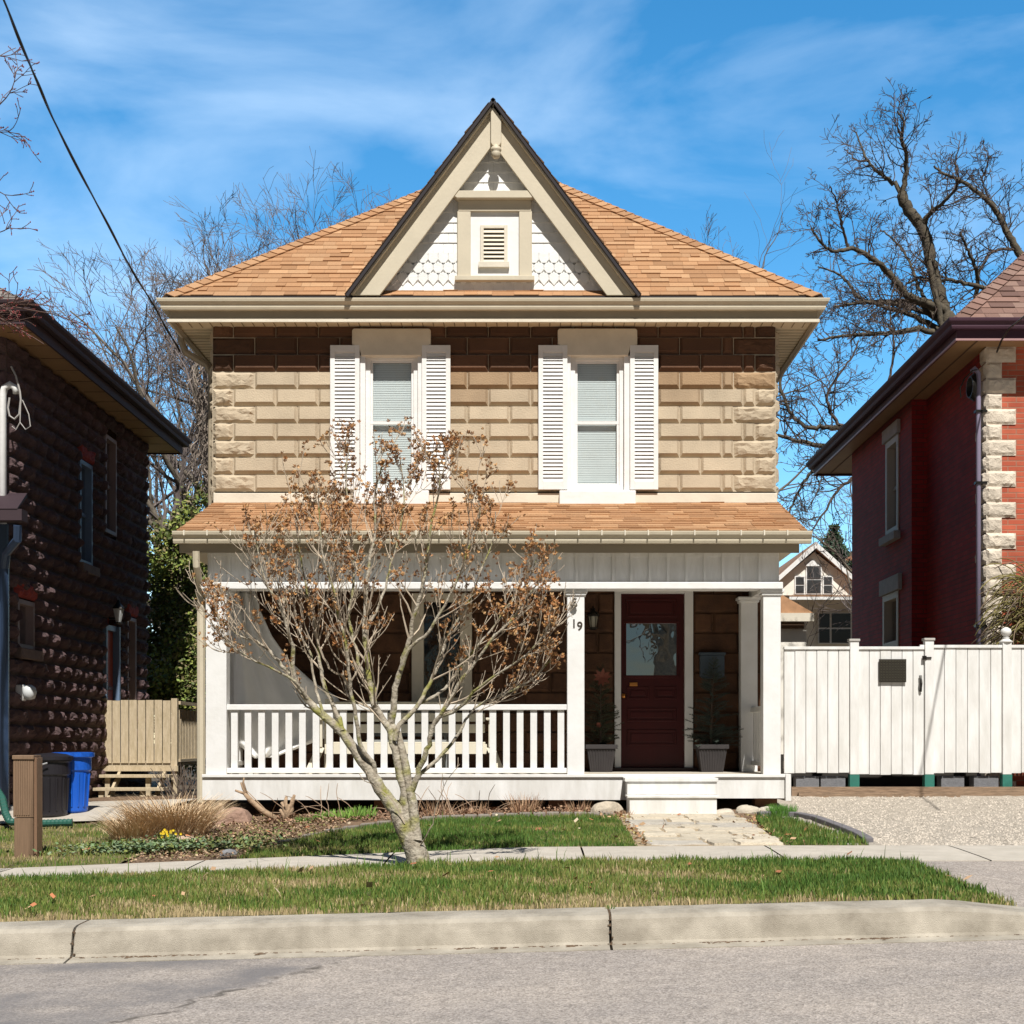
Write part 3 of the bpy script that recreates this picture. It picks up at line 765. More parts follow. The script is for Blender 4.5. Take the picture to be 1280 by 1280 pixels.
# fascia below gutter
fz0, fz1 = Z(690, 15.62), PZ0-.03
MB().box(PX0+.02, PX1-.08, 15.60, 15.63, fz0-.01, fz1).build('porch_fascia', M_taupe, HOUSE)
MB().box(PX0+.02, PX1-.12, 15.63, 17.35, fz0+.02, fz0+.04).build('porch_soffit', M_beige, HOUSE)
YF = 15.84
fx = lambda px: X(px, 15.78); fzz = lambda py: Z(py, 15.78)
FX0, FX1 = fx(258), fx(975)
fr = MB().box(FX0, FX1, YF, YF+.05, fzz(731), fz0+.02)
fro = fr.build('frieze', M_white2, HOUSE)
bt = MB(); x = FX0+.02
while x < FX1-.03: bt.box(x, x+.03, YF-.024, YF-.0005, fzz(729), fz0+.018); x += .198
bt.box(FX0, FX1, YF-.014, YF-.0005, fz0-.025, fz0+.018)
bt.build('batten', M_white2, fro)
# sides of porch beam
for xx in (FX0, FX1-.10): MB().box(xx, xx+.10, YF+.051, YW, fzz(731), fz0+.02).build('side_beam', M_white2, HOUSE)
MB().box(FX0-.04, FX1+.02, 15.70, YF+.12, fzz(737), fzz(728.5)).build('beam_ledge', M_white, HOUSE, bev=.006)
MB().box(FX0+.1, FX1-.1, YF+.06, YW, fzz(731)+.1, fzz(731)+.12).build('porch_ceiling', mat('ceiling_paint', (.30, .27, .22), .7), HOUSE)
# ---- porch base
PF = .805
MB().box(fx(256), fx(983), 15.74, YW, PF-.05, PF).build('porch_floor', mat('porch_floor', (.52, .47, .39), .7, .12, 5, .2, 30, streak=(6, 1, 1)), HOUSE)
nose = MB().box(fx(254), fx(984), 15.71, 15.739, PF-.03, PF+.002)
nose.build('porch_edge', M_white, HOUSE, bev=.004)
sk = MB().box(fx(254), fx(785), 15.735, 15.78, Z(1000, 15.74), PF-.032).box(fx(893), fx(981), 15.735, 15.78, Z(998, 15.74), PF-.032).box(fx(978)+.02, fx(987), 15.69, 15.9, Z(1001, 15.7), PF+.005)
sk.box(fx(978)+.04, fx(983), 15.9, YW, .52, PF-.06)
sk.build('porch_skirt', M_white2, HOUSE, bev=.003)
# piers under porch
for px in (270, 480, 700, 960): MB().box(fx(px)-.12, fx(px)+.12, 15.9, 16.15, .1, .76).build('pier', mat('pier', (.22, .12, .07), .9, .3, 10), HOUSE)
# steps
s1 = MB().box(X(784, 15.42), X(896, 15.42), 15.42, 15.70, .60, .735).box(X(781, 15.4), X(898, 15.4), 15.40, 15.72, .736, .775)
s1.build('step', M_white2, HOUSE, bev=.004)
s2 = MB().box(X(787, 15.12), X(896, 15.12), 15.12, 15.60, .385, .575).box(X(784, 15.1), X(899, 15.1), 15.10, 15.419, .576, .60)
s2.build('step', M_white2, HOUSE, bev=.004)
# ---- posts
def post(px0, px1, y=15.76, depth=.19, zb=PF, zt=None, base=True):
    zt = zt or fzz(737)
    x0, x1 = X(px0, y), X(px1, y)
    po = MB().box(x0, x1, y, y+depth, zb, zt).build('porch_post', M_white, HOUSE, bev=.006)
    c = MB().box(x0-.035, x1+.035, y-.035, y+depth+.035, zt-.035, zt-.0).box(x0-.018, x1+.018, y-.018, y+depth+.018, zt-.065, zt-.036)
    c.build('capital', M_white, po, bev=.008)
    return po
post(257, 283, zb=PF-.0); pmid = post(709, 730.5); post(954, 976)
# rear half posts against the wall
post(926, 947, y=17.18, depth=.18, zt=Z(746, 17.18))
post(345-60, 300, y=17.18, depth=.18, zt=Z(746, 17.18))
text_part('1', .13, (X(717.5, 15.75), 15.757, Z(784.5, 15.75)), mat('number_bronze', (.10, .08, .06), .4, metal=.7), pmid, 'house_number')
text_part('9', .13, (X(724.8, 15.75), 15.757, Z(787.5, 15.75)), MATS['number_bronze'], pmid, 'house_number')
# ---- front railing
RYy = 15.80
ra = MB().box(fx(283), fx(709), RYy-.01, RYy+.08, 1.50, 1.56).box(fx(283), fx(709), RYy, RYy+.07, Z(966.5, RYy), Z(960, RYy))
for px in (309, 452, 594): ra.box(fx(px), fx(px)+.06, RYy+.005, RYy+.065, PF, Z(966, RYy))
rao = ra.build('railing', M_white, HOUSE, bev=.005)
b0 = MB().box(-.036, .036, -.02, .02, 0, 1.50-Z(960, RYy))
x = 292; first = None
while x < 706:
    if first is None:
        m_ = MB(); m_.v = [(v[0]+fx(x), v[1]+RYy+.035, v[2]+Z(960, RYy)) for v in b0.v]; m_.f = b0.f; m_.c = b0.c
        first = m_.build('baluster', M_white, rao, bev=.003); X0b = x
    else:
        c = first.copy(); COL.objects.link(c); c.location = (fx(x)-fx(X0b), 0, 0)
    x += 17.05
# right side railing (runs back to the wall)
sxr = fx(966)
ra2 = MB().box(sxr-.03, sxr+.03, 15.95, 17.2, 1.50, 1.56).box(sxr-.025, sxr+.025, 15.95, 17.2, PF+.08, PF+.13)
ra2o = ra2.build('side_railing', M_white2, HOUSE, bev=.004)
y = 16.03; f2 = None
while y < 17.15:
    if f2 is None: f2 = MB().box(sxr-.018, sxr+.018, y-.03, y+.03, PF+.13, 1.5).build('baluster', M_white2, ra2o); yb0 = y
    else:
        c = f2.copy(); COL.objects.link(c); c.location = (0, y-yb0, 0)
    y += .125
# left side railing
sxl = fx(270)
ra3 = MB().box(sxl-.03, sxl+.03, 15.95, 17.2, 1.50, 1.56).box(sxl-.025, sxl+.025, 15.95, 17.2, PF+.08, PF+.13)
ra3o = ra3.build('side_railing', M_white2, HOUSE, bev=.004)
y = 16.03; f2 = None
while y < 17.15:
    if f2 is None: f2 = MB().box(sxl-.018, sxl+.018, y-.03, y+.03, PF+.13, 1.5).build('baluster', M_white2, ra3o); yb0 = y
    else:
        c = f2.copy(); COL.objects.link(c); c.location = (0, y-yb0, 0)
    y += .125
# ---- door
M_door = mat('mahogany_paint', (.052, .004, .0035), .45, .12, 5, .05, 30, spec=.25, streak=(1, 1, .1))
dfx0, dfx1 = hx(768), hx(866)
dt = hz(732); db = .93
df = MB().box(dfx0, hx(776), YW-.05, YW+.1, db-.08, dt).box(hx(855.5), dfx1, YW-.05, YW+.1, db-.08, dt).box(hx(776), hx(855.5), YW-.05, YW+.1, hz(742), dt)
df.box(dfx0+.05, hx(776)+.02, YW-.0, YW+.1, db, dt-.05) if False else None
df.build('door_frame', M_white, HOUSE, bev=.006)
MB().box(dfx0-.05, dfx1+.05, YW-.12, YW+.1, PF+.002, db-.082+.0).build('door_sill', mat('dark_wood', (.035, .015, .012), .6), HOUSE, bev=.005)
D0, D1 = hx(776), hx(855.5); yd = YW+.03
dr = MB(); gx0, gx1, gz0, gz1 = hx(783), hx(846), hz(844), hz(779)
dr.box(D0, gx0, yd, yd+.045, db-.08, hz(742)); dr.box(gx1, D1, yd, yd+.045, db-.08, hz(742))
dr.box(gx0, gx1, yd, yd+.045, gz1, hz(742)); dr.box(gx0, gx1, yd, yd+.045, db-.08, gz0)
dro = dr.build('front_door', M_door, HOUSE)
pn = MB()
def raised(a, b, c, d):    # px rect -> moulding ring + raised field
    x0, x1, z0, z1 = hx(a), hx(b), hz(d), hz(c); w = .022
    pn.box(x0, x1, yd-.014, yd, z0, z0+w); pn.box(x0, x1, yd-.014, yd, z1-w, z1); pn.box(x0, x0+w, yd-.014, yd, z0+w, z1-w); pn.box(x1-w, x1, yd-.014, yd, z0+w, z1-w)
    if z1-z0 > .12: pn.box(x0+.045, x1-.045, yd-.010, yd, z0+.045, z1-.045)
raised(783, 846, 748, 771); raised(784, 812, 858, 874); raised(818, 846, 858, 874); raised(784, 846, 885, 902); raised(784, 846, 912, 932)
pn.box(hx(780), hx(849), yd-.02, yd, gz1, gz1+.03); pn.box(hx(780), hx(849), yd-.025, yd, gz0-.035, gz0)
pn.box(gx0-.02, gx0, yd-.015, yd, gz0, gz1); pn.box(gx1, gx1+.02, yd-.015, yd, gz0, gz1)
pn.build('panel_moulding', M_door, dro, bev=.004)
MB().quad if False else None
gp = MB(); gp.quad((gx0, yd+.02, gz0), (gx1, yd+.02, gz0), (gx1, yd+.02, gz1), (gx0, yd+.02, gz1)); gp.build('pane', M_doorglass, dro)
ml = MB().box(hx(787), hx(797), yd-.022, yd-.0, hz(857.5), hz(853)); ml.build('mail_slot', mat('brass', (.55, .22, .06), .3, metal=1), dro, bev=.003)
MB().lathe((hx(779.5), yd-.05, hz(870)), [(.01, -.03), (.025, -.02), (.03, 0), (.025, .02), (.01, .03)], 12).build('door_knob', MATS['brass'], dro, smooth=True)
# porch windows (dark glass between pale trims)
M_shadeglass = glass_mat('porch_glass', (.25, .28, .32), .12)
for (a, b) in ((515, 590),):
    x0, x1, z0, z1 = hx(a), hx(b), 1.6, hz(742); w = .14
    f = MB().box(x0-.0, x0+w, YW-.05, YW+.05, z0, z1).box(x1-w, x1, YW-.05, YW+.05, z0, z1).box(x0+w, x1-w, YW-.05, YW+.05, z1-.1, z1).box(x0+w, x1-w, YW-.06, YW+.05, z0, z0+.08)
    fo = f.build('window', M_cream, HOUSE, bev=.004)
    q = MB(); q.quad((x0+w, YW+.02, z0+.08), (x1-w, YW+.02, z0+.08), (x1-w, YW+.02, z1-.1), (x0+w, YW+.02, z1-.1)); q.build('pane', M_shadeglass, fo)
    MB().box(x0, x1, YW+.3, YW+.32, z0-.1, z1).build('room', M_dark, fo)
# wall lantern and mailbox
lx, lz = X(741.5, 17.25), Z(776, 17.25)
M_iron = mat('black_iron', (.02, .018, .015), .4, metal=.6)
wlr = MB(); wlr.lathe((lx, 17.25, lz), [(.02, -.11), (.05, -.095), (.055, -.08), (.02, -.075)], 8); wlr.lathe((lx, 17.25, lz), [(.075, .055), (.08, .065), (.05, .10), (.02, .125), (.01, .14)], 8)
for j in range(6):
    t = math.pi*2*j/6; wlr.tube([(lx+.048*math.cos(t), 17.25+.048*math.sin(t), lz-.08), (lx+.065*math.cos(t), 17.25+.065*math.sin(t), lz+.06)], .004, 4)
wlr.box(lx-.03, lx+.03, 17.36, YW-.03, lz-.1, lz+.16); wlr.tube([(lx, 17.36, lz+.13), (lx, 17.3, lz+.17), (lx, 17.25, lz+.13)], .01, 6)
wo_ = wlr.build('wall_lantern', M_iron, HOUSE)
MB().lathe((lx, 17.25, lz), [(.035, -.075), (.045, -.02), (.055, .05)], 10).build('lamp_glass', mat('lamp_glass', (.30, .28, .22), .15), wo_)
mbx = MB(); a, b, c, d = X(875, 17.3), X(905, 17.3), Z(848, 17.3), Z(817, 17.3)
mbx.prism([(a, c+.03), (a+.04, c), (b-.04, c), (b, c+.03), (b, d-.02), (a, d-.02)], 17.25, YW-.035)
mbo = mbx.build('mailbox', mat('grey_blue_metal', (.045, .065, .085), .5, .1, 6), HOUSE, bev=.006)
MB().box(a-.012, b+.012, 17.235, YW-.035, d-.019, d+.012).build('lid', MATS['grey_blue_metal'], mbo, bev=.005)
# ---- downspouts
ds = MB(); xx = X(251, 15.85)
pts = [(X(247, 15.6), 15.52, Z(690, 15.6)), (X(247, 15.6), 15.54, Z(708, 15.6)), (xx, 15.80, Z(728, 15.7)), (xx, 15.86, Z(745, 15.86)), (xx, 15.86, Z(1003, 15.86))]
ds.tube(pts, [.038, .038, .04, .045, .045], 8); ds.build('downspout', M_beige, HOUSE)
ds = MB(); p = [(lipx0-.04, 17.75, 6.19), (lipx0-.04, 17.75, 6.02), (lipx0+.02, 17.75, 5.88), (XL-.16, 17.78, 5.74), (XL-.10, 17.8, 5.62), (XL-.10, 17.8, .5)]
ds.tube(p, .042, 8); ds.build('downspout', M_taupe, HOUSE)

# ---------------------------------------------------------------- things on the porch
def spruce_pot(px, name_label, flower, seed, wide=1.0, lean=0):
    rn = random.Random(seed); y = 17.10; x = X(px, y); z = PF
    pot = empty('potted_spruce', (x, y, z), name_label, 'potted plant', 'potted spruces beside the front door')
    pm = MB(); k = 24; prof = [(.13, 0), (.17, .27), (.175, .28)]
    for (w0, w1, z0, z1) in ((.125, .165, 0, .27), (.185, .185, .27, .32)):
        pm.hexa([(x-w0, y-w0, z+z0), (x+w0, y-w0, z+z0), (x+w0, y+w0, z+z0), (x-w0, y+w0, z+z0), (x-w1, y-w1, z+z1), (x+w1, y-w1, z+z1), (x+w1, y+w1, z+z1), (x-w1, y+w1, z+z1)])
    for i in range(9):
        t = -1+2*(i+.5)/9
        pm.beam((x+t*.115, y-.128, z+.02), (x+t*.15, y-.168, z+.26), .012, .012, (0, 1, 0))
    pm.build('pot', mat('grey_plastic_pot', (.045, .040, .040), .7, .1, 10, spec=.2), pot, bev=.004)
    tr = MB().tube([(x, y, z+.28), (x+lean*.3, y, z+.8), (x+lean, y, z+1.15)], [.016, .011, .004], 6); tr.build('stem', mat('spruce_bark', (.10, .07, .05), .9), pot)
    nb = MB(); H = 1.0 if not flower else .92
    for i in range(150):
        t = rn.random()**1.1; h = z+.30+t*H; r = wide*(.30*(1-t)**.75+.035)*rn.uniform(.7, 1.1); a = rn.uniform(0, 6.28)
        c0 = Vector((x+lean*t, y, h)); tip = c0+Vector((r*math.cos(a), r*math.sin(a)*.8, .05+.10*(1-t)*rn.uniform(-.8, .9)))
        nb.col = (.06, .05, .03); nb.tube([c0, tip], [.004, .002], 3, cap=False)
        n = int(r/.008)
        for q in range(n):
            s = .15+.85*q/n; p = c0.lerp(tip, s); dd_ = (tip-c0).normalized()
            for w in range(4):
                vv = Vector((rn.gauss(0, 1), rn.gauss(0, 1), rn.gauss(0, 1)))
                vv = (vv.normalized()+dd_*.7).normalized()*rn.uniform(.018, .03); sd_ = vv.orthogonal().normalized()*.0022
                f = rn.uniform(.7, 1.3); nb.col = (.060*f, .085*f, .065*f) if not flower else (.06*f, .07*f, .035*f)
                nb.tri(p-sd_, p+sd_, p+vv)
    nb.build('foliage', mat('needles', (1, 1, 1), .7, attr=True), pot, colors=True)
    if flower:
        for (cx_, cz_, s) in ((0.01, 1.0, .11), (-.03, .35, .035)):
            fl = MB(); c0 = Vector((x+cx_, y-.14, z+.25+cz_*.85))
            for j in range(9):
                a = 6.28*j/9+rn.uniform(-.2, .2); d = Vector((math.cos(a), -.35, math.sin(a)))*s; sd_ = Vector((-math.sin(a), 0, math.cos(a)))*s*.22
                fl.quad(c0, c0+d*.5+sd_, c0+d, c0+d*.5-sd_)
            fl.build('flower', mat('rust_flower', (.16, .04, .02), .7, .2, 20), pot)
spruce_pot(751, 'potted spruce with rust coloured flowers, left of the red front door', True, 3, .85)
spruce_pot(889, 'bare potted spruce in a grey ribbed pot, right of the red front door', False, 4, 1.12, .03)
# hanging ornament at the top of the middle post
oy = 15.72; ho = MB(); ho.tube([(X(718, oy), oy+.02, Z(738, oy)), (X(718, oy), oy, Z(744, oy))], .005, 5)
for (dx_, dz_, r) in ((0, -.02, .016), (-.012, -.05, .014), (.012, -.055, .014), (0, -.085, .02), (-.02, -.12, .024), (.008, -.125, .026), (-.006, -.145, .02)):
    c0 = (X(718, oy)+dx_, oy, Z(742, oy)+dz_); ho.lathe(c0, [(.002, -r), (r*.8, -r*.6), (r, 0), (r*.8, r*.6), (.002, r)], 8)
ho.build('hanging_ornament', mat('pewter', (.20, .18, .15), .5, .3, 60, metal=.5), smooth=True, label='small grey ornament hanging at the top of the numbered porch post', cat='ornament')
# outdoor curtain, swept into a big curve
cu = MB(); nu, nv = 40, 40
outline = lambda t: (interp(t, [0, .12, .25, .4, .55, .68, .8, .9, 1.0], [318, 326, 340, 362, 392, 420, 436, 408, 345]), interp(t, [0, .12, .25, .4, .55, .68, .8, .9, 1.0], [738, 765, 795, 826, 853, 870, 893, 922, 946]))
yc = 16.95
M_cloth = mat('white_canvas', (.80, .80, .79), .8, .04, 4, .1, 40)
for i in range(nu+1):
    t = i/nu; ex, ey = outline(t); sx, sy = lerp(291, 300, t), lerp(738, 946, t)
    sx = interp(t, [0, .9, 1], [291, 293, 318])
    for j in range(nv+1):
        s = j/nv; px = lerp(sx, ex, s); py = lerp(lerp(738, 948, t), ey, s**1.1)
        yy = yc+.085*math.sin(s**.8*17+t*2.5)*(1-.35*s)*(1-.4*t)+.07*math.sin(s*3)*t
        cu.v.append(tuple(P(px, py, yy)))
for i in range(nu):
    for j in range(nv):
        a = i*(nv+1)+j; cu.face((a, a+nv+1, a+nv+2, a+1))
co_ = cu.build('outdoor_curtain', M_cloth, smooth=True, label='white canvas curtain sweeping in a curve behind the left end of the porch railing', cat='curtain')
sm = co_.modifiers.new('thick', 'SOLIDIFY'); sm.thickness = .004
# white garden bench behind the railing
by = 16.35
def bench(px0, px1, label):
    x0, x1 = X(px0, by), X(px1, by); B_ = empty('garden_bench', ((x0+x1)/2, by, PF), label, 'bench')
    m = mat('cream_wood', (.66, .61, .49), .6, .06, 4)
    s = MB()
    for i in range(4): s.box(x0+.12, x1-.12, by+.02+i*.11, by+.11+i*.11, 1.13-i*.015, 1.155-i*.015)
    s.build('seat', m, B_, bev=.004)
    MB().box(x0+.10, x1-.10, by-.02, by+.005, 1.02, 1.13).build('apron', m, B_, bev=.004)
    bk = MB()
    for i in range(3): bk.box(x0+.14, x1-.14, by+.50+i*.02, by+.52+i*.02, 1.26+i*.13, 1.36+i*.13)
    bk.build('backrest', m, B_, bev=.004)
    for s_ in (0, 1):
        xx = x0+.06 if s_ == 0 else x1-.06; sg = -1 if s_ == 0 else 1
        MB().beam((xx, by-.05, 1.1), (xx+sg*.12, by-.15, PF), .09, .03, (0, 1, 0)).build('leg', m, B_)
        MB().beam((xx, by+.5, 1.65), (xx, by+.45, PF), .06, .04, (0, 1, 0)).build('leg', m, B_)
        MB().box(xx-.05, xx+.05, by-.12, by+.52, 1.40, 1.425).build('armrest', m, B_, bev=.004)
        MB().box(xx-.02, xx+.02, by-.08, by-.03, 1.1, 1.40).build('arm_support', m, B_)
bench(395, 620, 'cream slatted garden bench standing on the porch behind the railing')
# small grey side table
tb = empty('porch_chair', (X(500, 17), 17.0, PF), 'grey slatted armchair on the porch behind the cream garden bench', 'chair')
gm = mat('grey_wicker', (.22, .23, .23), .8, .2, 20)
x0, x1 = X(462, 17), X(560, 17)
s = MB()
for i in range(5): s.box(x0, x1, 17.05, 17.07, 1.22+i*.085, 1.285+i*.085)
s.build('backrest', gm, tb); MB().box(x0, x1, 16.65, 17.05, 1.14, 1.18).build('seat', gm, tb)
for (a, b) in ((x0+.03, 16.68), (x1-.03, 16.68), (x0+.03, 17.04), (x1-.03, 17.04)): MB().box(a-.02, a+.02, b-.02, b+.02, PF, 1.14 if b < 17 else 1.62).build('leg', gm, tb)

# ---------------------------------------------------------------- left house (rock-faced, dark)
LX = -6.43; LY0, LY1 = 17.9, 24.4
LH = empty('stone_house', (LX-3.5, 21, .2), 'dark rock-faced block house with a purple-brown eave at the left edge', 'house')
M_rock = mat('rock_face', (1, 1, 1), .92, .22, 9, .6, 50, attr=True, detail=9)
M_rmort = mat('rock_mortar', (.10, .07, .06), .95, .2, 10)
ROCK = (.098, .060, .061)
lwin = [(20.76, 21.36, 3.70, 5.18), (22.0, 22.6, 4.32, 5.80), (18.25, 18.87, 2.33, 2.95), (21.94, 22.62, .8, 2.93), (23.2, 23.72, 1.2, 3.15)]
lwn = [(a-.02, b+.02, c-.02, d+.02) for a, b, c, d in lwin]
rw, rb = MB(), MB(); rn = random.Random(21)
zsl = [.15+.206*i for i in range(30)]; zsl[-1] = 6.12
frL = lambda u, z, d: (LX+d, LY0+LY1-u, z)
masonry(rw, rb, LY0, LY1, zsl, .48, frL, [(LY0+LY1-b, LY0+LY1-a, c, d) for a, b, c, d in lwn], rn, ROCK, all_rough=.105, colvar=.14, phase=0, g=.016, dome=.88)
frLf = lambda u, z, d: (u, LY0-d, z)
masonry(rw, rb, -14, LX, zsl, .48, frLf, [(-9.5, -8.2, 1, 3), (-9.5, -8.2, 4.2, 5.6)], rn, ROCK, all_rough=.06, colvar=.12)
rw.build('wall', M_rock, LH, colors=True)
rb.box(-14, LX-.01, LY1, LY1+.05, .1, 6.1); rb.box(-14, -13.95, LY0, LY1, .1, 6.1)
rb.build('mortar', M_rmort, LH)
M_purple = mat('plum_metal', (.035, .018, .024), .75, .1, 3)
M_brsoff = mat('brown_soffit', (.34, .205, .10), .6, .08, 4)
lo0 = LX+.45; lfy = LY0-.65; lby = LY1+.65
MB().sweep([(-14, lfy), (lo0, lfy), (lo0, lby), (-14, lby)], [(-.03, 6.08), (.0, 6.08), (.0, 6.28), (-.03, 6.28)]).build('fascia', M_purple, LH)
MB().sweep([(-14, lfy), (lo0, lfy), (lo0, lby), (-14, lby)], GUT(.004, 6.33)).build('gutter', M_purple, LH)
sfl = MB().box(-14, lo0-.03, lfy+.03, lby-.03, 6.10, 6.12); sfo = sfl.build('soffit', M_brsoff, LH)
q = MB(); y = lfy+.4
while y < lby: q.box(LX+.1, lo0-.04, y, y+.012, 6.095, 6.099); y += .6
q.build('soffit_groove', mat('groove_brown', (.12, .07, .04), .8), sfo)
lr = MB(); PALG = [(.20, .17, .15), (.25, .22, .20), (.16, .14, .13)]
hl = (lby-lfy)/2
shingles(lr, (lo0+.03, lfy-.03, 6.34), (0, 1, 0), Vector((-1, 0, .62)).normalized(), 0, hl*1.18, lambda v: (v*.85, lby-lfy+.06-v*.85), PALG, rn, tab=(.3, .6))
shingles(lr, (-14, lfy-.03, 6.34), (1, 0, 0), Vector((0, 1, .62)).normalized(), 0, hl*1.18, lambda v: (0, 14+lo0+.03-v*.85), PALG, rn, tab=(.3, .6))
lro = lr.build('roof', M_shing, LH, colors=True)
u = MB(); e = 6.32; apx = lo0-hl; apy = (lfy+lby)/2; apzz = e+.62*hl
u.tri((lo0+.02, lfy, e), (lo0+.02, lby, e), (apx, apy, apzz)); u.quad((-14, lfy, e), (lo0+.02, lfy, e), (apx, apy, apzz), (-14, apy, apzz)); u.quad((lo0+.02, lby, e), (-14, lby, e), (-14, apy, apzz), (apx, apy, apzz))
u.build('roof_deck', M_blackedge, lro)
M_bluegl = glass_mat('blue_glass', (.12, .18, .28), .35, .0, .15)
M_bluepaint = mat('slate_blue_paint', (.14, .20, .30), .5, .1, 4)
M_rosetrim = mat('rose_trim', (.26, .19, .18), .6, .1, 4)
def side_window(root, wx, sgn, y0, y1, z0, z1, m, glass, mid=True, name='window', back_=None, rec=.10, fw=.06):
    """window in a wall whose face is x = wx and looks towards sgn"""
    a = wx-sgn*rec; f = MB()
    for (p, q, r, s) in ((y0, y0+fw, z0, z1), (y1-fw, y1, z0, z1), (y0+fw, y1-fw, z0, z0+fw), (y0+fw, y1-fw, z1-fw, z1)): f.box(a, wx+sgn*.02, p, q, r, s)
    if mid: f.box(a, a+sgn*.05, y0+fw, y1-fw, (z0+z1)/2-.025, (z0+z1)/2+.025)
    fo = f.build(name, m, root, bev=.004)
    g = MB(); x = a+sgn*.02; g.quad((x, y0+fw, z0+fw), (x, y1-fw, z0+fw), (x, y1-fw, z1-fw), (x, y0+fw, z1-fw)); g.build('pane', glass, fo)
    MB().box(a-sgn*.2, a-sgn*.18, y0, y1, z0, z1).build('room', back_ or M_dark, fo)
    return fo
side_window(LH, LX, 1, *lwin[0], M_bluepaint, M_bluegl); side_window(LH, LX, 1, *lwin[1], M_rosetrim, M_bluegl)
side_window(LH, LX, 1, *lwin[2], M_rosetrim, M_bluegl, mid=False, back_=M_blind); side_window(LH, LX, 1, *lwin[4], M_rosetrim, M_bluegl, back_=mat('rust_pane_reflection', (.5, .09, .04), .8))  # rust backing of the last window paints in an orange reflection
ldo = MB().box(LX-.08, LX-.03, lwin[3][0]+.06, lwin[3][1]-.06, .85, 2.85).build('door', mat('rust_door_reflection', (.42, .075, .03), .5, .15, 4), LH, bev=.01)  # rust door colour stands in for an orange reflection in its glass
MB().box(LX-.09, LX+.05, lwin[3][0], lwin[3][0]+.06, .85, 2.93).box(LX-.09, LX+.07, lwin[3][1]-.06, lwin[3][1], .85, 2.93).box(LX-.09, LX+.03, lwin[3][0]+.06, lwin[3][1]-.06, 2.85, 2.93).build('door_frame', M_bluepaint, LH)
MB().box(LX-.03, LX-.0, lwin[3][0]+.14, lwin[3][1]-.14, 1.95, 2.0).build('door_rail', mat('brown_rail', (.10, .03, .02), .6), ldo)
M_redlint = mat('red_lintel', (.30, .045, .035), .9, .3, 12, .6, 40)
for (a, b, c, d) in (lwin[2], lwin[0], lwin[4]):
    ll = MB(); rough_block(ll, LY0+LY1-b-.1, LY0+LY1-a+.1, d+.02, d+.22, frL, .07, rn)
    ll.build('lintel', M_redlint, LH)
for (a, b, c, d) in (lwin[2], lwin[0]): MB().box(LX-.05, LX+.10, a-.1, b+.1, c-.13, c-.0).build('sill', mat('brown_stone', (.16, .11, .09), .9, .2, 8), LH, bev=.01)
# lights
q = MB(); c0 = (LX+.14, 22.25, 3.1)
q.lathe(c0, [(.03, -.16), (.07, -.14), (.03, -.12)], 8); q.lathe(c0, [(.10, .08), (.09, .1), (.04, .16), (.01, .22)], 8); q.box(LX, LX+.14, 22.22, 22.28, 3.02, 3.05); q.tube([(LX+.14, 22.25, 2.95), (LX+.14, 22.25, 3.2)], .008, 5)
lo = q.build('wall_lantern', M_iron, LH); MB().lathe(c0, [(.04, -.12), (.085, .08)], 8).build('lamp_glass', mat('pale_glass', (.6, .62, .62), .15), lo)
c0 = (LX+.16, 18.25, Z(866, 18.25)); q = MB().box(LX, LX+.1, 18.2, 18.32, c0[2]-.1, c0[2]+.1); lo = q.build('floodlight', M_white, LH, bev=.01)
MB().lathe(c0, [(.02, -.09), (.07, -.07), (.09, 0), (.08, .06), (.03, .10)], 12).build('lamp_glass', mat('pale_glass', (.6, .62, .62), .15), lo, smooth=True)
# electrical mast, wires, front porch edge and drain pipe
mast = MB(); mxp = X(3.5, 17.75)
mast.tube([(mxp, 17.75, 2.0), (mxp, 17.75, 5.36), (mxp+.02, 17.75, 5.45), (mxp+.09, 17.75, 5.49), (mxp+.15, 17.75, 5.45), (mxp+.16, 17.75, 5.38)], [.045]*4+[.04, .035], 10)
mo = mast.build('service_mast', M_white, LH, smooth=True)
wz = MB(); wp = lambda px, py: tuple(P(px, py, 17.7))
wz.tube([wp(12, 497), wp(10, 510), wp(12, 520), wp(18, 524), wp(24, 518), wp(26, 500), wp(25, 490), wp(20, 470), wp(14, 458)], .012, 5)
wz.tube([wp(26, 500), wp(25, 528), wp(20, 537), wp(15, 533)], .007, 5); wz.tube([wp(25, 528), wp(32, 537), wp(38, 533), wp(36, 518), wp(28, 500)], .007, 5)
wz.build('service_wire', mat('old_wire', (.38, .36, .34), .5), mo)
pp = MB(); g0 = X(29, 16.9); pp.box(-14, g0, 16.85, 17.05, Z(651, 16.9), Z(637, 16.9))
pp.hexa([(-14, 16.85, Z(638, 16.9)), (g0-.05, 16.85, Z(638, 16.9)), (g0-.3, LY0, 4.15), (-14, LY0, 4.15), (-14, 16.85, Z(636, 16.9)), (g0-.05, 16.85, Z(636, 16.9)), (g0-.3, LY0, 4.2), (-14, LY0, 4.2)])
pp.build('porch_eave', M_purple, LH)
M_bluepipe = mat('blue_downspout', (.03, .055, .11), .4, .1, 4)
pipe = MB().tube([(X(22, 16.9), 16.9, 3.66), (X(20, 16.9), 16.95, 3.5), (X(8, 17.2), 17.2, 3.38), (X(6, 17.3), 17.3, 3.2), (X(6, 17.3), 17.3, .35)], .05, 8); pipe.build('downspout', M_bluepipe, LH)
MB().box(X(-60, 17.5), X(9, 17.5), 17.5, 17.55, .3, Z(655, 17.5)).build('porch_siding', mat('navy_siding', (.02, .045, .09), .6, .15, 4), LH)

